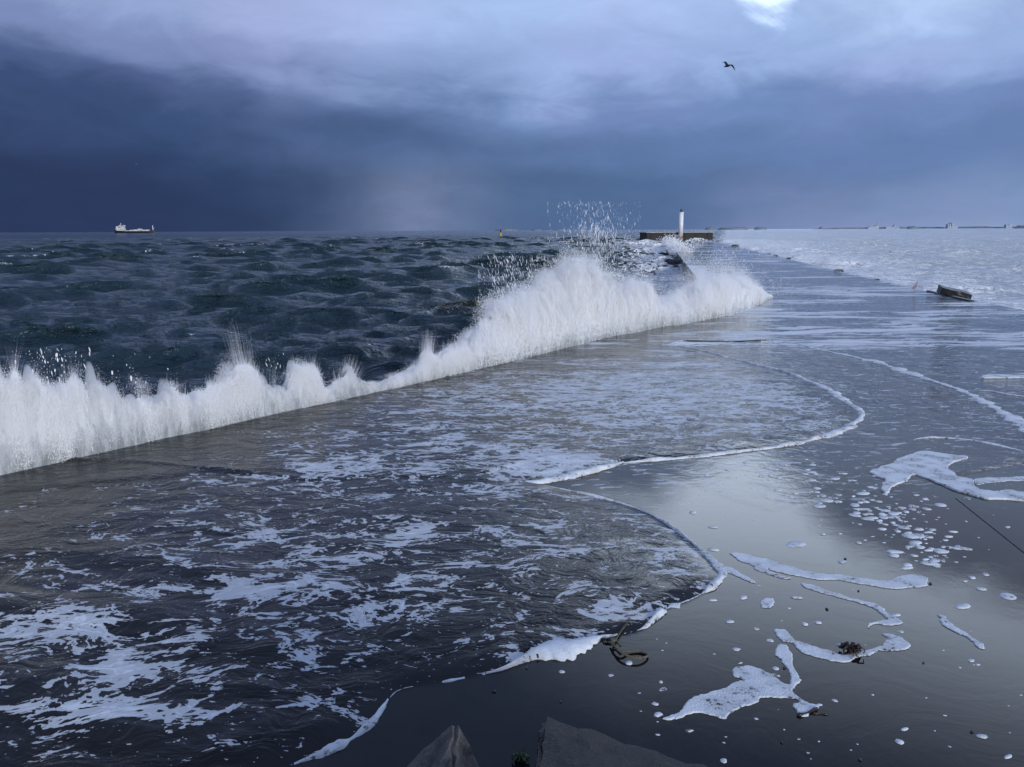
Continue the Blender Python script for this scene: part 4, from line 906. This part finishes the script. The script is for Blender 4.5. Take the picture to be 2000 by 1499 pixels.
island(1771, 1793, 441.5, 3000, 'small dark islet off the far shore', 7)
island(1980, 2060, 438.3, 3600, 'dark wooded point at the right edge of the horizon', 8)
island(1599, 1607, 443.3, 3800, 'very small dark skerry left of the chimney', 9)
def shore():
    D_ = 7000.0; u = np.linspace(1640, 2250, 160); V = []
    for q in u:
        h = (5 + 14 * fbm(np.array([q * .06]), np.array([1.0]), 3, 4)[0]) * np.clip((q - 1640) / 60, .15, 1)
        x = at_dist(q, 445, D_)[0]; V += [(x, D_, SEA_Z - 2), (x, D_ + 60, h), (x, D_ + 500, h * .8), (x, D_ + 800, SEA_Z - 2)]
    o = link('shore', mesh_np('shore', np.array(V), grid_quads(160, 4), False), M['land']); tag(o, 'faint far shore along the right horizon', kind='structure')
    s = D_ / F
    def bld(name, u_, parts, label, cat):
        root = empty(name, (at_dist(u_, 445, D_)[0], D_ - 40, SEA_Z))
        for kk, (pn, kind_, x, w_, h_) in enumerate(parts):
            dp = 15 + 2.5 * kk
            bm = bmesh.new()
            if kind_ == 'c': cyl_bm(bm, (x * s, 0, 0), (x * s, 0, h_ * s), w_ * s / 2, w_ * s * .38, 12)
            elif kind_ == 'g':
                vs_ = [(x - w_ / 2, 0), (x + w_ / 2, 0), (x + w_ / 2, h_ * .6), (x + w_ * .1, h_), (x - w_ / 2, h_ * .55)]
                A = [bm.verts.new((a * s, -dp, b * s)) for a, b in vs_]; B = [bm.verts.new((a * s, dp, b * s)) for a, b in vs_]
                bm.faces.new(A); bm.faces.new(B[::-1]); [bm.faces.new((A[i], B[i], B[(i + 1) % 5], A[(i + 1) % 5])) for i in range(5)]
            else: box_bm(bm, (x * s, 0, h_ * s / 2), (w_ * s, 2 * dp, h_ * s))
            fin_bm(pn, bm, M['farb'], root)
        tag(root, label, cat)
    bld('power_station', 1710, [('chimney', 'c', 0.6, 2.2, 18), ('boiler_house', 'g', -3.5, 9, 7), ('hall', 'b', -12, 9, 4), ('shed', 'b', -18, 5, 3)], 'haze-tinted power station with tall chimney on the far shore', 'power station')
    bld('silo_works', 1742, [('tower', 'g', 0, 5, 7.5), ('hall', 'b', -10, 14, 3.5), ('annex', 'b', 5, 6, 3.2)], 'haze-tinted low works with a stub tower right of the chimney', 'factory')
    bld('tower_block', 1852, [('block', 'b', 0, 8, 9.5), ('wing', 'b', -6.5, 2.4, 8), ('podium', 'b', 3, 16, 4.5), ('roof_box', 'b', 1, 3, 10.6)], 'haze-tinted square tower block on the far shore', 'building')
    bld('warehouse', 1963, [('hall', 'b', 0, 11, 7.0), ('roof_box', 'b', 2, 4, 7.8)], 'haze-tinted flat warehouse near the right edge', 'building')
shore()
def gull(u, v, D_, span, label, roll, white=False):
    c_ = at_dist(u, v, D_); root = empty('gull', tuple(c_)); root.rotation_euler = (0, roll, math.radians(25)); m = M['featherw'] if white else M['feather']
    t = np.linspace(0, 1, 14); k = 8; a = np.arange(k) / k * 2 * math.pi; rr = .075 * span * np.sin(math.pi * np.clip(t * .96 + .02, 0, 1)) ** .7 * (1 - .45 * t)
    V = np.stack([np.cos(a)[None] * rr[:, None], (t[:, None] - .45) * .46 * span + 0 * a[None], np.sin(a)[None] * rr[:, None] * .9], -1)
    link('body', mesh_np('body', V.reshape(-1, 3), grid_quads(14, k, True)), m, root)
    for sgn, drop in ((-1, .75), (1, 1.05)):
        ss = np.linspace(0, 1, 16); x = sgn * .5 * span * (ss - .12 * ss ** 3) * .9; z = .16 * span * np.sin(ss * 2.0) - drop * .26 * span * np.clip(ss - .35, 0, 1) ** 1.2 * 1.6
        ch = .17 * span * (1 - ss ** 2.2) + .012 * span; sw = -.16 * span * np.clip(ss - .4, 0, 1); V = []
        for i in range(16):
            for f_, zz in ((.5, 0), (.1, .018 * span), (-.5, 0), (.1, -.012 * span)): V.append((x[i], sw[i] + f_ * ch[i], z[i] + zz * (1 - .7 * ss[i])))
        link('wing', mesh_np('wing', np.array(V), grid_quads(16, 4, True)), m, root)
    tag(root, label, 'bird', 'gulls in the air')
gull(1421, 129, 40, 1.05, 'dark gull gliding below the bright gap in the clouds', math.radians(14))
gull(267, 321, 160, .75, 'tiny pale gull high above the ship', 0, True)

# ------------------------------------------------------------------ foreground blocks
def edged_block(name, verts8, mat, label, seed, chip=.012, cuts=20):
    """verts8: bottom 4 (ccw) then top 4"""
    bm = bmesh.new(); v = [bm.verts.new(q) for q in verts8]
    for f_ in ((3, 2, 1, 0), (4, 5, 6, 7), (0, 1, 5, 4), (1, 2, 6, 5), (2, 3, 7, 6), (3, 0, 4, 7)): bm.faces.new([v[i] for i in f_])
    bmesh.ops.bevel(bm, geom=bm.edges[:], offset=.012, segments=2, affect='EDGES')
    bmesh.ops.subdivide_edges(bm, edges=[e for e in bm.edges if e.calc_length() > .15], cuts=cuts, use_grid_fill=True)
    bmesh.ops.triangulate(bm, faces=[f_ for f_ in bm.faces if len(f_.verts) > 4])
    co = np.array([q.co for q in bm.verts]); d = np.stack([fbm(co[:, 0] * 28 + co[:, 2] * 19 + i * 7, co[:, 1] * 28 + co[:, 2] * 23, seed + i, 4) - .5 for i in range(3)], -1)
    for q, e in zip(bm.verts, d): q.co += Vector(e * chip * 2)
    o = fin_bm(name, bm, M[mat], smooth=False); return tag(o, label, 'concrete block', 'blocks at the photographer\'s feet')
# left block: a cube lying on edge, one corner pointing up the picture
def L(u, v, y): return at_dist(u, v, y)
def build_blocks():
    a = L(892, 1405, 1.95); e1 = L(640, 1622, 1.90) - a; e2 = L(985, 1575, 1.98) - a; e3 = L(868, 1620, 1.62) - a
    e1 = e1 / np.linalg.norm(e1) * .75; e2 = e2 / np.linalg.norm(e2) * .75; e3 = e3 / np.linalg.norm(e3) * .75
    V8 = [a + e3, a + e3 + e2, a + e1 + e2 + e3, a + e1 + e3, a, a + e2, a + e1 + e2, a + e1]
    edged_block('concrete_block', [tuple(q) for q in V8], 'block2', 'pale chipped concrete block tip at the bottom edge, left one', 3, .012)
    c0 = L(1060, 1397, 2.05); c1 = L(1400, 1500, 1.98); c3 = L(1040, 1560, 1.62)
    e1 = c1 - c0; e1 = e1 / np.linalg.norm(e1) * .95; e2 = c3 - c0; e2 = e2 / np.linalg.norm(e2) * .8; e3 = np.array([-.12, .06, -1.0]) * .9
    T = [c0, c0 + e2, c0 + e1 + e2, c0 + e1]; B = [q + e3 for q in T]
    edged_block('concrete_block', [tuple(q) for q in B] + [tuple(q) for q in T], 'block', 'dark rough concrete block slanting at the bottom edge, right one', 8, .014)
build_blocks()

# ------------------------------------------------------------------ rope, weed and litter on the deck
def rope():
    p0 = at(1190, 1258); root = empty('rope', tuple(p0)); off = p0
    q = [(1192, 1252), (1200, 1262), (1208, 1272), (1222, 1280), (1245, 1284), (1262, 1279), (1264, 1272), (1250, 1267), (1230, 1267), (1214, 1272), (1204, 1266), (1196, 1256), (1203, 1252), (1212, 1262)]
    P_ = catmull(px(q, .03), 8); P_[:, 2] = .022 + .010 * np.sin(np.linspace(0, 9, len(P_))); tube('rope_loop', P_ - off, .0055, M['rope'], root)
    q = [(1197, 1254), (1203, 1244), (1212, 1230), (1220, 1219), (1230, 1204)]; C_ = catmull(px(q, .03), 30); s = np.linspace(0, 1, len(C_))
    for ph in (0, math.pi):
        A = C_.copy(); A[:, 0] += .004 * np.cos(s * 60 + ph); A[:, 2] = .020 + .004 * np.sin(s * 60 + ph); tube('strand', A - off, .0022, M['rope'], root, 6)
    tag(root, 'twisted tan rope with a loop lying at the edge of the foam', 'rope')
rope()
def clump(name, u, v, w, h, mat, cnt, seed, label, cat, flat=.5):
    c_ = at(u, v); g = np.random.default_rng(seed); bm = bmesh.new()
    for i in range(cnt):
        a = g.random() * 6.283; el = g.random() * flat; L_ = w * (.3 + .7 * g.random()); b0 = Vector((g.normal() * w * .15, g.normal() * w * .12, .008))
        d = Vector((math.cos(a) * math.cos(el), math.sin(a) * math.cos(el), math.sin(el))); sd_ = Vector((-math.sin(a), math.cos(a), .3)) * (w * (.05 + .10 * g.random())); prev = None
        for j in range(5):
            t = j / 4; p_ = b0 + d * (L_ * t * .7) + Vector((g.normal() * .1 * w, g.normal() * .1 * w, 0)) * t; p_.z = .010 + h * math.sin(math.pi * min(t * .8 + .1, 1)) * (.4 + .6 * math.sin(el + .5)) * (.5 + g.random() * .5)
            k = 1.0 - .6 * t; r = [bm.verts.new(p_ + sd_ * k), bm.verts.new(p_ - sd_ * k + Vector((0, 0, .003)))]
            if prev: bm.faces.new((prev[0], prev[1], r[1], r[0]))
            prev = r
    o = fin_bm(name, bm, M[mat], smooth=True); o.location = tuple(c_); md = o.modifiers.new('thick', 'SOLIDIFY'); md.thickness = .004; return tag(o, label, cat)
clump('seaweed', 1661, 1277, .075, .045, 'weed', 34, 4, 'clump of dark red seaweed sitting in the foam curve', 'seaweed', .9)
clump('seaweed', 1040, 1276, .085, .030, 'black', 22, 5, 'dark scrap of weed caught in the thick foam lip', 'seaweed')
clump('seaweed', 1020, 1488, .06, .04, 'algae', 24, 6, 'green algae tuft between the two concrete blocks', 'seaweed')
clump('seaweed', 1186, 1256, .04, .018, 'black', 12, 8, 'dark tangle of weed at the knot of the rope', 'seaweed')
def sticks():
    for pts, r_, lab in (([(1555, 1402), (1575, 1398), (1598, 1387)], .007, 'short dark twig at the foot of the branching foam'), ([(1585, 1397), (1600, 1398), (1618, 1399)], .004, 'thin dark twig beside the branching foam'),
                         ([(1316, 673), (1360, 672.5), (1420, 672), (1470, 672), (1506, 671)], .030, 'long dark bar standing in for the shaded lip where the upper tongue begins'), ([(842, 748), (860, 741), (880, 742)], .022, 'dark curved stick lying at the foot of the wave')):  # the long bar is added as the dark shade under the water's lip
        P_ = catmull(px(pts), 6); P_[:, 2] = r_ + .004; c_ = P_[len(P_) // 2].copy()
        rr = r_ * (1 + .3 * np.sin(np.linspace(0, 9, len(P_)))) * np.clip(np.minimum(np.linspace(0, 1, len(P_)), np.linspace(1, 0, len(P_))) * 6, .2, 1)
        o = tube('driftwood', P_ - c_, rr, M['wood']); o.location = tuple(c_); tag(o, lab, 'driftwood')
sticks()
PEB = [(1651, 1094, 'beside the long foam streak'), (1676, 1157, 'between the hooked and the long foam streaks'), (1615, 1193, 'above the foam curve with the weed'), (1803, 1298, 'on bare wet deck right of the red weed'), (1532, 1308, 'against the stem of the branching foam'),
       (1527, 1454, 'near the bottom edge, below the branching foam'), (1680, 1488, 'at the bottom edge of the picture'), (1898, 1433, 'near the bottom right corner'), (1095, 1374, 'above the dark concrete block'), (965, 1354, 'on dark deck above the pale block tip'), (1817, 1143, 'at the right tip of the long foam streak'), (1029, 1308, 'below the thick foam lip')]
for k, (u, v, w_) in enumerate(PEB):
    c_ = at(u, v); s = 7.0 * np.linalg.norm(c_ - EYE) / F * (.6 + .5 * rng.random())
    rock('pebble', (c_[0], c_[1], .006 + s * .18), (s, s * .7, s * .55), 90 + k, 'small dark pebble ' + w_, 'pebble', k, 1, 'pebbles on the deck', .6)
def weed_mat():
    g = np.random.default_rng(5); c_ = at(915, 603, SEA_Z + .25); V, Q = [], []; n_ = 0
    for i in range(420):
        x = c_[0] + g.normal() * .62; y = c_[1] + g.normal() * .75; a = g.normal() * .5; L_ = .06 + .16 * g.random(); w = .012 + .015 * g.random(); z = SEA_Z + .26 + .16 * math.exp(-((x - c_[0]) / .9) ** 2) * math.exp(-((y - c_[1]) / .6) ** 2) + g.random() * .07
        d = np.array([math.cos(a), math.sin(a)]); nrm = np.array([-d[1], d[0]])
        for t in range(4):
            q = np.array([x, y]) + d * L_ * (t / 3 - .5); zz = z + .025 * math.sin(t * 1.7 + i); V += [(*(q + nrm * w), zz), (*(q - nrm * w), zz + .012)]
        for t in range(3): b = n_ + 2 * t; Q.append((b, b + 1, b + 3, b + 2))
        n_ += 8
    o = link('seaweed_mat', mesh_np('seaweed_mat', np.array(V), np.array(Q)), M['olive']); tag(o, 'olive drift of seaweed floating on the sea behind the spray', 'seaweed', kind='stuff')
weed_mat()
# joint between two deck slabs at the right
a, b = at(1866, 975), at(2060, 1130); dv = b - a
bm = bmesh.new(); box_bm(bm, (0, 0, 0), (np.linalg.norm(dv), .005, .010)); o = fin_bm('slab_joint', bm, M['black'], pier); o.location = tuple((a + b) / 2 + np.array([0, 0, .004])); o.rotation_euler = (0, 0, math.atan2(dv[1], dv[0]))
